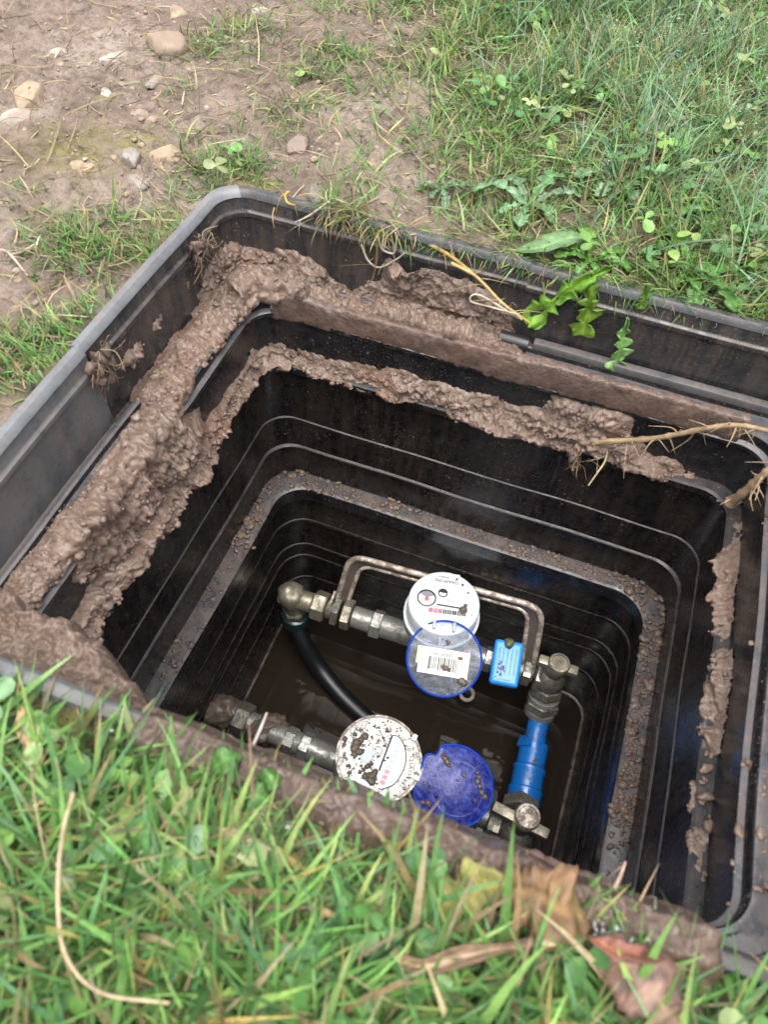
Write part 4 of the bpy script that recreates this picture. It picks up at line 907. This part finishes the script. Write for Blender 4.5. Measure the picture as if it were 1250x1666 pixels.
BLUEG = [(.130, .240, .130), (.165, .285, .170), (.110, .220, .095), (.20, .31, .20), (.17, .31, .11)]
STRAW = [(.34, .26, .14), (.28, .20, .11), (.40, .33, .20), (.22, .16, .09), (.36, .30, .10)]
def scatter(n, x0, x1, y0, y1, dens, keep):
    x = RNG.uniform(x0, x1, n); y = RNG.uniform(y0, y1, n); k = (rim_dist(x, y) > keep) & (RNG.random(n) < dens(x, y)); return x[k], y[k]
def patchy(x, y): return np.clip(.72 + 1.2 * fbm(np.stack([x, y, 0 * x], 1) * 12, 77, 3), .15, 1)
def turf(n, box_, dens, Lr, wr, name, label, cols, lean=(.1, 1.25), bend=(.1, 1.2), tips=None, keep=.004, tuft=5, mat=None, flat=0.0, straw=.10):
    x, y = scatter(n, *box_, dens, keep); m = len(x)
    az0 = RNG.uniform(0, 2 * PI, m)
    x = np.repeat(x, tuft) + RNG.normal(0, .004, m * tuft); y = np.repeat(y, tuft) + RNG.normal(0, .004, m * tuft); az = np.repeat(az0, tuft) + RNG.normal(0, .9, m * tuft)
    k = rim_dist(x, y) > (keep * .6 if keep > 0 else keep * 1.2); x, y, az = x[k], y[k], az[k]; N = len(x)
    L = RNG.uniform(*Lr, N) * (.75 + .35 * RNG.random(N)); w = RNG.uniform(*wr, N)
    rd = rim_dist(x, y)
    left = (x < -W + .02) & (y < .26); near = np.clip(1 - rd / .035, 0, 1)
    az = np.where(left & (near > .05), PI + RNG.normal(0, .7, N), az); L = np.where(left, L * (1 - .45 * near), L); L = np.where((x < -.22) & (y > -.1), L * .66, L)
    fr = (y < -D) & (x < .3); near2 = np.clip(1 - rd / .06, 0, 1); fr = (y < -.2) & (x < .3)
    az = np.where(fr & (near2 > .05) & (RNG.random(N) < .92), -PI / 2 + RNG.normal(0, .9, N), az); L = np.where(fr, L * (1 - .74 * near2), L); cross = fr & (near2 > .5) & (RNG.random(N) < .30) & (x > -.128); az = np.where(cross, PI / 2 + RNG.normal(0, .8, N), az); L = np.where(cross, np.minimum(L, RNG.uniform(.010, .026, N)), L)
    z = gheight(x, y) - .003
    th0 = RNG.uniform(lean[0], lean[1], N); th1 = RNG.uniform(bend[0], bend[1], N)
    w = w * np.where(RNG.random(N) < .55, RNG.uniform(.45, .8, N), RNG.uniform(.8, 1.15, N)); c = pick(cols, N, .3) * 1.12; st = RNG.random(N) < straw; c[st] = pick(STRAW, int(st.sum()))
    tip = c * RNG.uniform(.85, 1.35, (N, 1)); dry = RNG.random(N) < .12; tip[dry] = pick(STRAW, int(dry.sum()))
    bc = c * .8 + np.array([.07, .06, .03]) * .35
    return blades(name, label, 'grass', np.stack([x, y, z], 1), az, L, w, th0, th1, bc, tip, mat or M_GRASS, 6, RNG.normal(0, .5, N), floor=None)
back = lambda x, y: grassy(x, y) * patchy(x, y)
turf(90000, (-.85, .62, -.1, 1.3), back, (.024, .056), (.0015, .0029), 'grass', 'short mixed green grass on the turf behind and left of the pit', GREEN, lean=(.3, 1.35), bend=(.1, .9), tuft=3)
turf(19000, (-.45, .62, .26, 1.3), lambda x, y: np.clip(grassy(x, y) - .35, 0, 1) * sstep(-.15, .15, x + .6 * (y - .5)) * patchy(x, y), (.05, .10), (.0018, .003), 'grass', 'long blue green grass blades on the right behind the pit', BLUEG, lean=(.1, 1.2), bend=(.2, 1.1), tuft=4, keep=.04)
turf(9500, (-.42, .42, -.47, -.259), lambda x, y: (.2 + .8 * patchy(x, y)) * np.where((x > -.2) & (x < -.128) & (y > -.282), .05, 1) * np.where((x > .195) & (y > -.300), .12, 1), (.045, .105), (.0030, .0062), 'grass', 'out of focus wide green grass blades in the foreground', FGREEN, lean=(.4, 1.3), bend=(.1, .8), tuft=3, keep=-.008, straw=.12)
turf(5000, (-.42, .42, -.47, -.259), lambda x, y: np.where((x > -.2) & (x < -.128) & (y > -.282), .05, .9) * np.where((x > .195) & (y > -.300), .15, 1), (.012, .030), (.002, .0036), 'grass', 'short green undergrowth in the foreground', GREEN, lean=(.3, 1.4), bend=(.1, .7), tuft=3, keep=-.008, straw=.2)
# dead thatch and straw
def thatch(n, box_, dens, label, Lr=(.018, .05), wr=(.0008, .0018)):
    x, y = scatter(n, *box_, dens, .006); N = len(x); az = RNG.uniform(0, 2 * PI, N); L = RNG.uniform(*Lr, N)
    left = (rim_dist(x, y) < .05); az = np.where(left & (x < -W), PI + RNG.normal(0, .8, N), az); az = np.where(left & (y < -D), -PI / 2 + RNG.normal(0, 1.0, N), az)
    c = pick(STRAW, N, .3) * RNG.uniform(.35, 1.0, (N, 1))
    blades('dry_straw', label, 'straw', np.stack([x, y, gheight(x, y) + RNG.uniform(.0005, .006, N)], 1), az, L, RNG.uniform(*wr, N), RNG.uniform(1.25, 1.6, N), RNG.normal(0, .22, N), c, c * RNG.uniform(.8, 1.2, (N, 1)), M_DRY, 5, RNG.normal(0, .8, N))
thatch(24000, (-.95, .6, -.1, 1.3), lambda x, y: .20 + .8 * np.clip(grassy(x, y), 0, 1), 'dry straw and dead grass lying on the soil and turf behind the pit')
thatch(5000, (-.42, .42, -.47, -.262), lambda x, y: .6 + 0 * x, 'dry straw lying in the foreground grass', (.02, .06), (.0012, .003))
thatch(7000, (-1.0, .3, -.1, 1.3), lambda x, y: np.clip(1.1 - grassy(x, y), 0, 1), 'short scraps of dead straw and root littering the bare soil', (.005, .016), (.0008, .0018))
thatch(260, (-.95, -.35, .1, 1.3), lambda x, y: .9 + 0 * x, 'long pale straws strewn on the bare soil', (.05, .10), (.0012, .002))
# small round leaves of clover and weeds
def clover(n, box_, dens, r, label, zr):
    x, y = scatter(n, *box_, dens, .004); m = len(x); V = []; F = []; C = []
    z = gheight(x, y)
    for i in range(m):
        cz = z[i] + random.uniform(*zr); colr = np.array(random.choice(GREEN)) * random.uniform(.9, 1.5)
        a0 = random.random() * 6.3; tilt = random.uniform(0, .5)
        for q in range(3):
            a = a0 + q * 2.1 + random.gauss(0, .15); rr = random.uniform(*r); n_ = nrm(A(random.gauss(0, .35), random.gauss(0, .35), 1)); u = A(math.cos(a), math.sin(a), random.gauss(0, .2)); u = nrm(u - n_ * (u @ n_)); v = np.cross(n_, u); b = len(V)
            p = A(x[i], y[i], cz)
            for (s_, w_, h_) in ((0, 0, 0), (.45, .42, .1), (.9, .52, .04), (1.25, .34, -.06), (1.36, 0, -.1), (1.25, -.34, -.06), (.9, -.52, .04), (.45, -.42, .1)): V.append(p + rr * (u * s_ + v * w_ + n_ * h_)); C.append(colr * (1 if s_ > .3 else 1.4))
            V.append(p + rr * u * .8 - n_ * rr * .06); C.append(colr * 1.15)
            for k in range(8): F.append((b + k, b + (k + 1) % 8, b + 8))
    tag(link_mesh('clover', np.array(V), F, M_LEAF, None, 180, np.array(C)), label, 'clover', kind='stuff')
clover(3400, (-.35, .6, .27, 1.1), lambda x, y: np.clip(grassy(x, y) - .3, 0, 1) * sstep(.1, .5, fbm(np.stack([x, y, 0 * x], 1) * 16, 41, 3) + .25), (.006, .012), 'low clover leaves among the grass behind the pit', (.008, .028))
clover(560, (-.35, .35, -.44, -.275), lambda x, y: sstep(.0, .3, fbm(np.stack([x, y, 0 * x], 1) * 22, 43, 3) + .1), (.006, .013), 'blurred clover leaves in the foreground grass', (.014, .036))
# single leaves and stems
def strip_leaf(name, label, cat, spine, wfun, col, col2=None, fold=.25, group=None, asym=.35, n=60, nor=None, mat=None, parent=None, curl=0.0, wav=.0, thick=.0004):
    P = np.array(smooth_path(spine, 12)); L = np.r_[0, np.cumsum(np.linalg.norm(np.diff(P, axis=0), axis=1))]; t = np.linspace(0, 1, n); P = np.stack([np.interp(t * L[-1], L, P[:, k]) for k in range(3)], 1)
    T = np.gradient(P, axis=0); T /= np.linalg.norm(T, axis=1)[:, None]; nn = np.asarray(UP if nor is None else nor, float)
    S = np.cross(T, nn); S /= np.linalg.norm(S, axis=1)[:, None]; N_ = np.cross(S, T)
    w = np.array([wfun(x) for x in t]) * L[-1]; rows = []; cs = []
    sd = random.randrange(99)
    jj = (-1, -.75, -.5, -.25, 0, .25, .5, .75, 1)
    for j, q in enumerate(jj):
        wv = wav * L[-1] * vnoise(np.stack([t * 6, np.full(n, q * 1.5), t * 0 + sd], 1), 3)
        wq = w * (1 + asym * vnoise(np.stack([t * 9, np.full(n, 7.0 if q > 0 else 1.0), t * 0 + sd * .7], 1), 6)); ripple = wav * .35 * L[-1] * vnoise(np.stack([t * 16, np.full(n, q * 2.5), t * 0 + sd], 1), 9) * abs(q)
        rows.append(P + S * (wq * q)[:, None] + N_ * (np.abs(q) * w * fold - curl * w * q * q + wv + ripple)[:, None]); k = abs(q); c2 = np.array(col if col2 is None else col2)
        vein = ((t * 8 - k * 1.3) % 1.0 < .16).astype(float) * .35 * (k > .05) * (k < .95); cs.append(np.outer(np.ones(n), np.array(col) * (1 - k) + c2 * k) * ((1.6 if q == 0 else 1.0) + vein)[:, None])
    V = np.stack(rows, 1).reshape(-1, 3); C = np.clip(np.stack(cs, 1).reshape(-1, 3) * (1 + .15 * vnoise(V * 130, 8))[:, None], 0, .9)
    if name == 'fallen_leaf': C = np.clip(C * (1 + .55 * fbm(V * 60, 15, 3))[:, None] * (1 - .5 * (fbm(V * 150, 16, 2) > .28))[:, None], .02, .9)
    F = [(i * 9 + j, i * 9 + j + 1, i * 9 + 10 + j, i * 9 + 9 + j) for i in range(n - 1) for j in range(8)]
    o = link_mesh(name, V, F, mat or M_LEAF, parent, 60, C); md = o.modifiers.new('thickness', 'SOLIDIFY'); md.thickness = thick; md.offset = 0
    return o if parent is not None else tag(o, label, cat, group)
def lobed(t, w=.15, n=4.5):                                # dandelion outline: teeth swept back, wide tip
    if t > .80: return w * .95 * math.sqrt(max(0, 1 - ((t - .80) / .20) ** 2)) + .001
    f = (t * n) % 1.0; return w * (.26 + (.25 + .75 * t) * max(0, 1 - f * 1.15) ** .7) * min(1, .3 + t * 2)
def ovate(t, w=.3): return w * math.sin(PI * min(1, max(0, t)) ** .8) ** .8 + .002
P_ = lambda pts, ax, v: [atx(a, b, ax, v + (c if len(q) > 2 else 0)) for q in pts for (a, b, c) in [(*q, 0)[:3]]]
LIME = (.22, .42, .05); LIME2 = (.15, .33, .04)
dan = [
 ('bright lime dandelion leaf arching from the turf over the back rim', [(1000, 432), (955, 455), (915, 480), (885, 505), (862, 528)], .2495, .115, (LIME, LIME2)),
 ('broad olive dandelion leaf hanging straight down beside the seal strip', [(968, 440), (962, 470), (958, 505), (948, 545)], .2480, .17, ((.16, .27, .03), (.13, .24, .03))),
 ('narrow toothed dandelion leaf hanging on its own over the seal strip', [(1021, 514), (1016, 540), (1009, 570), (1001, 602)], .2420, .15, ((.17, .34, .08), (.22, .42, .14))),
 ('small green leaf tip hanging over the back rim right of the dandelion', [(1052, 462), (1049, 480), (1043, 503)], .2510, .2, ((.11, .22, .02), (.09, .18, .02)))]
for lb_, pts_, yv, w_, c_ in dan: strip_leaf('dandelion_leaf', lb_, 'leaf', [atx(a, b, 1, yv) for a, b in pts_], (lambda t, w_=w_: lobed(t + .03 * math.sin(t * 21 + w_ * 90), w_, 4.0 + w_ * 6)), c_[0], c_[1], nor=nrm(A(.15, -.75, .75)), fold=.35, wav=.07, asym=.6)
def gl(px, py, h=.012): p = at(px, py, 0); return A(p[0], p[1], gz(p[0], p[1]) + h)
def rosette(px, py, n, Lr, cols, label, ang0=0, spread=2 * PI, name='dandelion_plant', w=.16, group=None):
    Lr = (Lr[0] * .6, Lr[1] * .8); c = gl(px, py, .006); r = thing(name, label, 'plant', c, group)
    for k in range(n):
        a = ang0 + spread * k / n + random.gauss(0, .15); L = random.uniform(*Lr); d = A(math.cos(a), math.sin(a), 0)
        sp = [c, c + d * L * .35 + UP * L * .22, c + d * L * .7 + UP * L * .20, c + d * L + UP * L * random.uniform(-.02, .12)]
        cc = np.array(random.choice(cols)) * random.uniform(.8, 1.4); strip_leaf('leaf', None, None, sp, (lambda t: lobed(t, w * random.uniform(.95, 1.05))), cc, cc * .85, parent=r, wav=.05)
PALE = [(.12, .22, .10), (.16, .26, .14), (.09, .19, .07)]; BR = [(.09, .22, .03), (.12, .26, .035), (.07, .18, .03)]
rosette(1125, 440, 9, (.05, .085), BR, 'leafy bright dandelion plant at the back rim near the right picture edge', 0)
rosette(860, 335, 8, (.05, .09), PALE, 'pale grey green weed rosette in the turf behind the middle of the pit')
rosette(960, 425, 7, (.04, .07), BR, 'dandelion plant rooted at the back rim above its hanging leaves')
rosette(1010, 300, 6, (.04, .07), PALE, 'small pale weed among longer grass, further back to the right')
rosette(720, 300, 6, (.03, .055), PALE, 'small grey green weed rosette left of the bigger pale rosette')
rosette(1170, 350, 7, (.05, .08), BR, 'bright green weed in the thick grass by the right picture edge')
strip_leaf('broad_leaf', 'flat pale green leaf lying on the turf edge above the golden straw', 'leaf', [gl(842, 405, .010), gl(880, 410, .016), gl(925, 402, .018), gl(965, 398, .012)], lambda t: ovate(t, .15), (.16, .27, .12), (.11, .21, .07))
strip_leaf('broad_leaf', 'wide blurred green leaf low in the foreground grass at bottom left', 'leaf', [gl(222, 1570, .022), gl(262, 1560, .028), gl(305, 1550, .030), gl(350, 1548, .022)], lambda t: ovate(t, .36), (.10, .21, .10), (.075, .17, .07), fold=.08, wav=.04)
for k, (px, py, dx, dy, lb_) in enumerate(((425, 1290, 34, -20, 'bright clover like leaf against the front bar, upper one'), (400, 1300, 44, 14, 'bright green leaf in the foreground left of the bar middle'), (370, 1420, 34, -14, 'small lime leaf in the middle of the foreground grass'), (350, 1260, 46, -20, 'green leaf at the front edge of the turf left of the meters'))):
    strip_leaf('broad_leaf', lb_, 'leaf', [gl(px, py, .012), gl(px + dx * .5, py + dy * .5, .019), gl(px + dx, py + dy, .012)], lambda t: ovate(t, .34), (.085, .20, .045), (.07, .16, .035), fold=.06, wav=.04)
def ragged(t, w, sd=0.0): return max(.004, w * math.sin(PI * min(1, max(0, t)) ** .85) ** .6 * (.80 + .16 * math.sin(t * 9 + sd * 2) + .09 * math.sin(t * 23 + sd) + .05 * math.sin(t * 61)))
# fallen leaves in the foreground
strip_leaf('fallen_leaf', 'large wet reddish brown fallen leaf at the bottom right', 'leaf', [gl(950, 1545, .030), gl(985, 1580, .036), gl(1030, 1625, .034), gl(1085, 1690, .028)], lambda t: ovate(t, .30), (.20, .125, .09), (.17, .09, .065), fold=.08, wav=.07, mat=M_DRY, thick=.0008)
strip_leaf('fallen_leaf', 'crumpled orange brown fallen leaf by the front bar', 'leaf', [gl(805, 1462, .018), gl(850, 1470, .032), gl(900, 1492, .026), gl(940, 1502, .014)], lambda t: ragged(t, .40, 1), (.25, .150, .065), (.16, .085, .035), fold=.05, wav=.13, mat=M_DRY, thick=.0008)
strip_leaf('fallen_leaf', 'yellow fallen leaf beside the crumpled orange one', 'leaf', [gl(670, 1475, .012), gl(725, 1468, .018), gl(770, 1455, .020), gl(820, 1446, .018)], lambda t: ragged(t, .33, 0), (.27, .245, .06), (.19, .185, .05), fold=.05, wav=.10, mat=M_DRY, thick=.0008)
strip_leaf('fallen_leaf', 'long curled dry tan leaf across the foreground grass', 'leaf', [gl(585, 1528, .022), gl(625, 1560, .030), gl(680, 1580, .034), gl(760, 1562, .034), (gl(840, 1548, .032)), gl(935, 1545, .026)], lambda t: .030 * math.sin(PI * t ** .6) ** .7 * (.8 + .3 * math.sin(t * 17)) + .006, (.36, .26, .17), (.19, .11, .06), fold=.75, wav=.025, mat=M_DRY, thick=.0008)
strip_leaf('fallen_leaf', 'thin red brown curled leaf stub above the large reddish leaf', 'leaf', [gl(930, 1540, .040), gl(965, 1562, .046), gl(1000, 1568, .046), gl(1040, 1572, .040)], lambda t: ovate(t, .12), (.24, .10, .06), (.16, .06, .04), fold=.8, wav=.05, mat=M_DRY, thick=.0008)
for k, (a, b, c, lb_) in enumerate((((500, 1480), (530, 1495), (570, 1508), 'short brown leaf scrap in the middle foreground grass'), ((345, 1365), (400, 1380), (450, 1398), 'pale tan leaf blade lying in the left foreground grass'), ((52, 1170), (62, 1215), (72, 1262), 'broad orange straw near the pale frame corner'), ((45, 1345), (90, 1315), (130, 1292), 'long tan straw near the left picture edge'))):
    strip_leaf('fallen_leaf', lb_, 'leaf', [gl(*a, .026), gl(*b, .030), gl(*c, .026)], lambda t: ovate(t, .08), ((.30, .18, .09), (.36, .27, .15), (.44, .29, .14), (.44, .35, .20))[k], None, mat=M_DRY)
def stem(name, label, cat, pts, r, col, side=0, mat=None, node=0, seed=1):
    rg = random.Random(seed); P = smooth_path(pts, 8); m = len(P); rad = [r * (1 - .35 * i / m) * (1 + (.35 if node and i % node == 0 else 0) + .1 * rg.random()) for i in range(m)]
    V, F = tube(P, rad, 8); V = list(V)
    mb = MB().add(V, F)
    for k in range(side):
        i = rg.randrange(2, m - 1); p = P[i]; d = nrm(A(rg.gauss(0, 1), rg.gauss(0, 1), rg.gauss(-.3, .7))); l = rg.uniform(.008, .030)
        mb.add(*tube(smooth_path([p, p + d * l * .4 + UP * rg.gauss(0, .003), p + d * l + A(rg.gauss(0, .004), rg.gauss(0, .004), -.004)], 4), [r * .32 * (1 - .8 * j / 8) for j in range(9)], 5))
    V = np.concatenate(mb.V); C = np.array(col) * (1 + .3 * vnoise(V * 90, seed))[:, None] * (1 + .2 * vnoise(V * 400, seed))[:, None]
    return tag(link_mesh(name, V, mb.F, mat or M_DRY, None, 60, np.clip(C, 0, .9)), label, cat)
ROOT = (.34, .24, .135)
stem('root', 'long jointed yellowish root reaching out over the mud at the right', 'root', [at(950, 722, -.150), at(1000, 718, -.125), at(1060, 714, -.10), at(1105, 706, -.08), at(1150, 697, -.060), at(1200, 692, -.045), at(1262, 703, -.03)], .0030, ROOT, 26, node=7, seed=2)
stem('root', 'thick short woody root poking in at the right picture edge', 'root', [at(1190, 818, -.145), at(1215, 798, -.11), at(1240, 775, -.08), at(1275, 745, -.055)], .0044, (.40, .28, .17), 12, node=6, seed=5)
stem('root', 'forked thin root dangling below the jointed root into the pit', 'root', [at(990, 728, -.145), at(985, 750, -.15), at(972, 770, -.155), at(958, 790, -.165)], .0012, (.40, .32, .18), 5, seed=7)
stem('straw_stalk', 'golden straw stalk slanting down the back mud', 'straw', [atx(692, 394, 1, .262), atx(735, 418, 1, .250), atx(780, 455, 1, .238), atx(820, 495, 1, .228), atx(862, 525, 1, .222)], .0020, (.33, .215, .06), 8, seed=9)
stem('straw_stalk', 'second thinner straw beside the golden stalk', 'straw', [atx(735, 428, 1, .245), atx(775, 450, 1, .234), atx(812, 488, 1, .226), atx(850, 520, 1, .220)], .0017, (.42, .31, .12), 6, seed=10)
stem('root', 'bent pale rootlet over the mud below the golden stalk', 'root', [atx(845, 518, 1, .222), atx(780, 480, 1, .222), atx(766, 490, 1, .220), atx(800, 500, 1, .215), atx(845, 512, 1, .215)], .0011, (.42, .36, .26), 5, seed=11)
stem('dry_stem', 'long bent dry stem curving through the left foreground grass', 'stem', [gl(160, 1330, .058), gl(150, 1400, .060), gl(146, 1490, .062), gl(155, 1570, .060), gl(205, 1625, .058), gl(302, 1640, .050)], .0011, (.50, .38, .24), 0, seed=12)
stem('twig', 'thin grey twig poking up in front of the mud caked fittings', 'twig', [at(412, 1212, -.02), at(424, 1185, -.025), at(434, 1160, -.03)], .0011, (.50, .46, .42), 0, seed=13)
stem('twig', 'short tan twig leaning over the right end of the front bar', 'twig', [at(1000, 1446, -.035), at(1010, 1425, -.035), at(1018, 1402, -.035)], .0013, (.45, .30, .22), 1, seed=14)
stem('twig', 'forked dry twig on the bare soil at the left', 'twig', [gl(0, 402, .006), gl(18, 418, .008), gl(40, 437, .005)], .0016, (.40, .32, .24), 5, seed=15)
stem('twig', 'second dry twig crossing the forked one on the soil', 'twig', [gl(8, 412, .008), gl(30, 402, .008), gl(54, 392, .006)], .0013, (.42, .33, .24), 3, seed=16)
# tuft of roots and dead grass hanging over the back rim
def hang(x0, x1, n, label, Lr, green=.4, ysp=.012):
    x = RNG.uniform(x0, x1, n); y = D + RNG.uniform(.002, ysp, n); z = gheight(x, y) + RNG.uniform(0, .010, n); N = n
    c = pick(STRAW, N, .3) * .85; g = RNG.random(N) < green; c[g] = pick(GREEN, int(g.sum()))
    blades('hanging_grass', label, 'grass', np.stack([x, y, z], 1), -PI / 2 + RNG.normal(0, .75, N), RNG.uniform(*Lr, N), RNG.uniform(.0008, .0020, N), RNG.uniform(.7, 1.3, N), RNG.uniform(.5, 1.9, N), c, c * RNG.uniform(.8, 1.2, (N, 1)), M_GRASS, 7, RNG.normal(0, .9, N))
hang(-.215, -.130, 330, 'tangled tuft of dead grass and roots hanging over the back rim', (.020, .050), .35)
hang(-.135, -.03, 150, 'sparse grass hanging over the middle of the back rim', (.015, .035), .55)
hang(-.03, .14, 330, 'grass and weed stems drooping over the back rim by the dandelion', (.015, .040), .7)
hang(.12, .32, 160, 'short grass fringe at the back rim on the right', (.010, .026), .85)
for k, (pts_, lb_) in enumerate((([(615, 385), (622, 405), (640, 412), (645, 395), (644, 378)], 'pale looped rootlet hanging below the dead grass tuft, upper loop'), ([(588, 398), (600, 425), (618, 435), (645, 422), (658, 412)], 'pale looped rootlet hanging below the dead grass tuft, lower loop'), ([(535, 328), (505, 350), (480, 362)], 'thin pale rootlet lying down the back wall left of the tuft'), ([(612, 390), (614, 415), (610, 440), (606, 455)], 'dark straight rootlet hanging under the tuft'))):
    stem('rootlet', lb_, 'root', [atx(a, b, 1, .248) for a, b in pts_], .0011, (.42, .38, .30) if k < 3 else (.22, .15, .06), 2, seed=20 + k)
stem('moss_strand', 'orange mossy strand curling over the back rim near its left corner', 'moss', [atx(470, 312, 1, .268), atx(464, 318, 1, .262), atx(468, 330, 1, .258), atx(480, 334, 1, .256)], .0016, (.42, .28, .04), 6, seed=31)
# clods of turf with rootlets on the left wall
for k, (px, py, r, lb_, sd_) in enumerate(((158, 592, .0105, 'dark crumbly clod with rootlets at the joint of the left wall', 3), (325, 405, .0095, 'brown clod with dry grass stuck high on the left wall', 4), (932, 738, .0075, 'wet clod with fine roots dangling at the back ledge', 6))):
    c = atx(px, py, 0, -W + .0165) if k < 2 else at(px, py, -.158); mb = MB(); C = []; rg = random.Random(sd_)
    for q in range(16):
        rr = r * rg.uniform(.22, .62); V, F = rock(c + A(rg.uniform(-.001, .004), rg.gauss(0, r * .75), rg.gauss(0, r * .55)), (rr * .7, rr * rg.uniform(.8, 1.5), rr), 30 + k * 20 + q, 2, .8, 2.2); mb.add(V, F); C.append(np.tile(A(.085, .058, .044) * rg.uniform(.7, 1.7), (len(V), 1)))
    for q in range(46):
        d = nrm(A(rg.gauss(.25, .3), rg.gauss(0, .9), rg.gauss(-.35, .7))); l = rg.uniform(.004, .020); o_ = c + A(.003, rg.gauss(0, r * .8), rg.gauss(0, r * .6))
        V, F = tube(smooth_path([o_, o_ + d * l * .5 + A(rg.gauss(.001, .002), rg.gauss(0, .004), rg.gauss(0, .004)), o_ + d * l + A(rg.gauss(0, .002), rg.gauss(0, .006), rg.gauss(-.004, .004))], 4), rg.uniform(.00015, .00055), 4); mb.add(V, F); C.append(np.tile(A(.22, .15, .09) * rg.uniform(.3, 1.6), (len(V), 1)))
    tag(link_mesh('clod', np.concatenate(mb.V), mb.F, M_DRY, None, 180, np.concatenate(C)), lb_, 'clod')

# ------------------------------------------------------------------ stones on the soil
ST = [(268, 66, .0300, (1, .85, .8), M_ST_BROWN, 'large round grey brown stone half sunk in the soil'), (46, 152, .0270, (1.2, .7, .55), M_ST_TAN, 'flat tan yellow stone at the left picture edge'),
      (24, 178, .0215, (1.2, .75, .5), M_ST_WHITE, 'pale whitish stone just below the flat tan stone'), (210, 250, .0150, (1.1, .8, .7), M_ST_GREY, 'light grey stone left of the tan one above the rim corner'),
      (270, 240, .0180, (1.1, .9, .7), M_ST_TAN, 'rounded tan stone above the corner of the rim'), (510, 302, .0145, (1.2, .8, .9), M_ST_DARK, 'dark grey stone resting against the back rim'),
      (90, 72, .0110, (1, .7, .6), M_ST_WHITE, 'small white stone high on the left soil'), (222, 284, .0120, (1.2, .8, .6), M_ST_GREY, 'dull grey flat stone under the light grey one'),
      (180, 78, .0180, (1.4, .8, .35), M_ST_WHITE, 'pale flat stone embedded near the top left'), (245, 185, .0100, (.8, 1.2, .6), M_ST_TAN, 'small upright tan stone in the middle of the soil'),
      (248, 118, .0130, (1.2, .8, .5), M_ST_GREY, 'dusty grey stone between tufts near the top'), (225, 178, .0100, (1.1, .8, .6), M_ST_BROWN, 'small brown stone left of the upright tan stone'),
      (485, 222, .0150, (1.2, .9, .6), M_ST_DARK, 'dark muddy stone in the turf edge above the back rim'), (128, 252, .0150, (1.3, .8, .3), M_ST_TAN, 'half buried pinkish tan stone on the mossy patch'),
      (285, 6, .0170, (1.2, .8, .6), M_ST_TAN, 'tan stone cut by the top picture edge'), (420, 6, .0140, (1.2, .8, .5), M_ST_WHITE, 'whitish stone at the top picture edge right of the tan one'), (170, 148, .0100, (1.2, .8, .5), M_ST_WHITE, 'tiny pale stone between the straws on the soil')]
for k, (px, py, r, s_, m_, lb_) in enumerate(ST):
    p = at(px, py, 0); z = gz(p[0], p[1]); V, F = stone_shape((p[0], p[1], z - r * s_[2] * .10), np.array(s_) * r, k + 2)
    link = MB().add(V, F).build('stone', m_, None, 180); tag(link, lb_, 'stone')
mb = MB(); x, y = scatter(5200, -1.0, .2, -.05, 1.3, lambda x, y: np.clip(.8 - grassy(x, y), 0, 1), .006); ZG = gheight(x, y)
for i in range(len(x)):
    r = random.choice((.0010, .0012, .0014, .0016, .002, .0025, .0035)) * random.uniform(.7, 1.2); mb.add(*rock((x[i], y[i], ZG[i] + r * .1), (r * random.uniform(.8, 1.4), r, r * .7), i % 60, 1 if r < .003 else 2, .5))
tag(mb.build('pebbles', M_ST_BROWN, None, 180), 'small pebbles and crumbs scattered over the bare soil', 'pebbles', kind='stuff')
mb = MB(); x, y = scatter(260, -1.0, .1, 0, 1.3, lambda x, y: np.clip(.8 - grassy(x, y), 0, 1), .01)
ZG = gheight(x, y)
for i in range(len(x)): r = random.uniform(.0015, .004); mb.add(*rock((x[i], y[i], ZG[i]), (r * random.uniform(.8, 1.6), r, r * .5), i % 60, 2, .6))
tag(mb.build('pebbles', M_ST_WHITE, None, 180), 'pale pebbles dotted over the bare soil', 'pebbles', kind='stuff')
def grit(px, py, sx, n, label, hz, r=(.0005, .0013)):
    mb = MB(); c = at(px, py, 0); X = np.array([c[0] + random.gauss(0, sx) for _ in range(n)]); Y = np.array([c[1] + random.gauss(0, sx) for _ in range(n)]); Z = gheight(X, Y); RD = rim_dist(X, Y)
    for k in range(n):
        if RD[k] < .006: continue
        q = random.uniform(*r); V, F = rock((X[k], Y[k], Z[k] + random.uniform(*hz)), (q * random.uniform(.7, 2.2), q * random.uniform(.7, 1.6), q * .6), k % 50, 1, .7, 2.0); mb.add(V, F)
    tag(mb.build('white_grit', M_GRIT, None, 180), label, 'grit', kind='stuff')
grit(1075, 75, .05, 900, 'white icy grit between the grass at the top right', (.001, .018)); grit(1190, 110, .06, 800, 'white icy grit in the grass by the right edge near the top', (.001, .018)); grit(985, 275, .010, 120, 'little patch of white grit in the turf right of the middle', (.006, .016))
grit(990, 1500, .010, 420, 'clump of white crumbs in front of the right end of the front bar', (.002, .020), (.0004, .0012)); grit(620, 1600, .05, 160, 'white grit sprinkled in the foreground grass', (.002, .014)); grit(320, 1350, .05, 120, 'white grit in the left foreground grass', (.002, .014))
# repeats carry a common group
GROUPS = {'stone': 'stones lying on the soil', 'leaf': 'single leaves round the pit', 'root': 'roots hanging into the pit', 'plant': 'leafy weeds in the turf', 'water meter': 'water meters in the pit', 'valve': 'stop valves in the pit',
          'pipe run': 'metal pipe runs beside the meters', 'bar': 'muddy bars on the pit edge', 'clod': 'root clods stuck to the walls', 'twig': 'twigs round the pit', 'straw': 'straw stalks on the back mud'}
for o in SC.objects:
    if o.parent is None and o.get('category') in GROUPS and not o.get('kind'): o['group'] = GROUPS[o['category']]
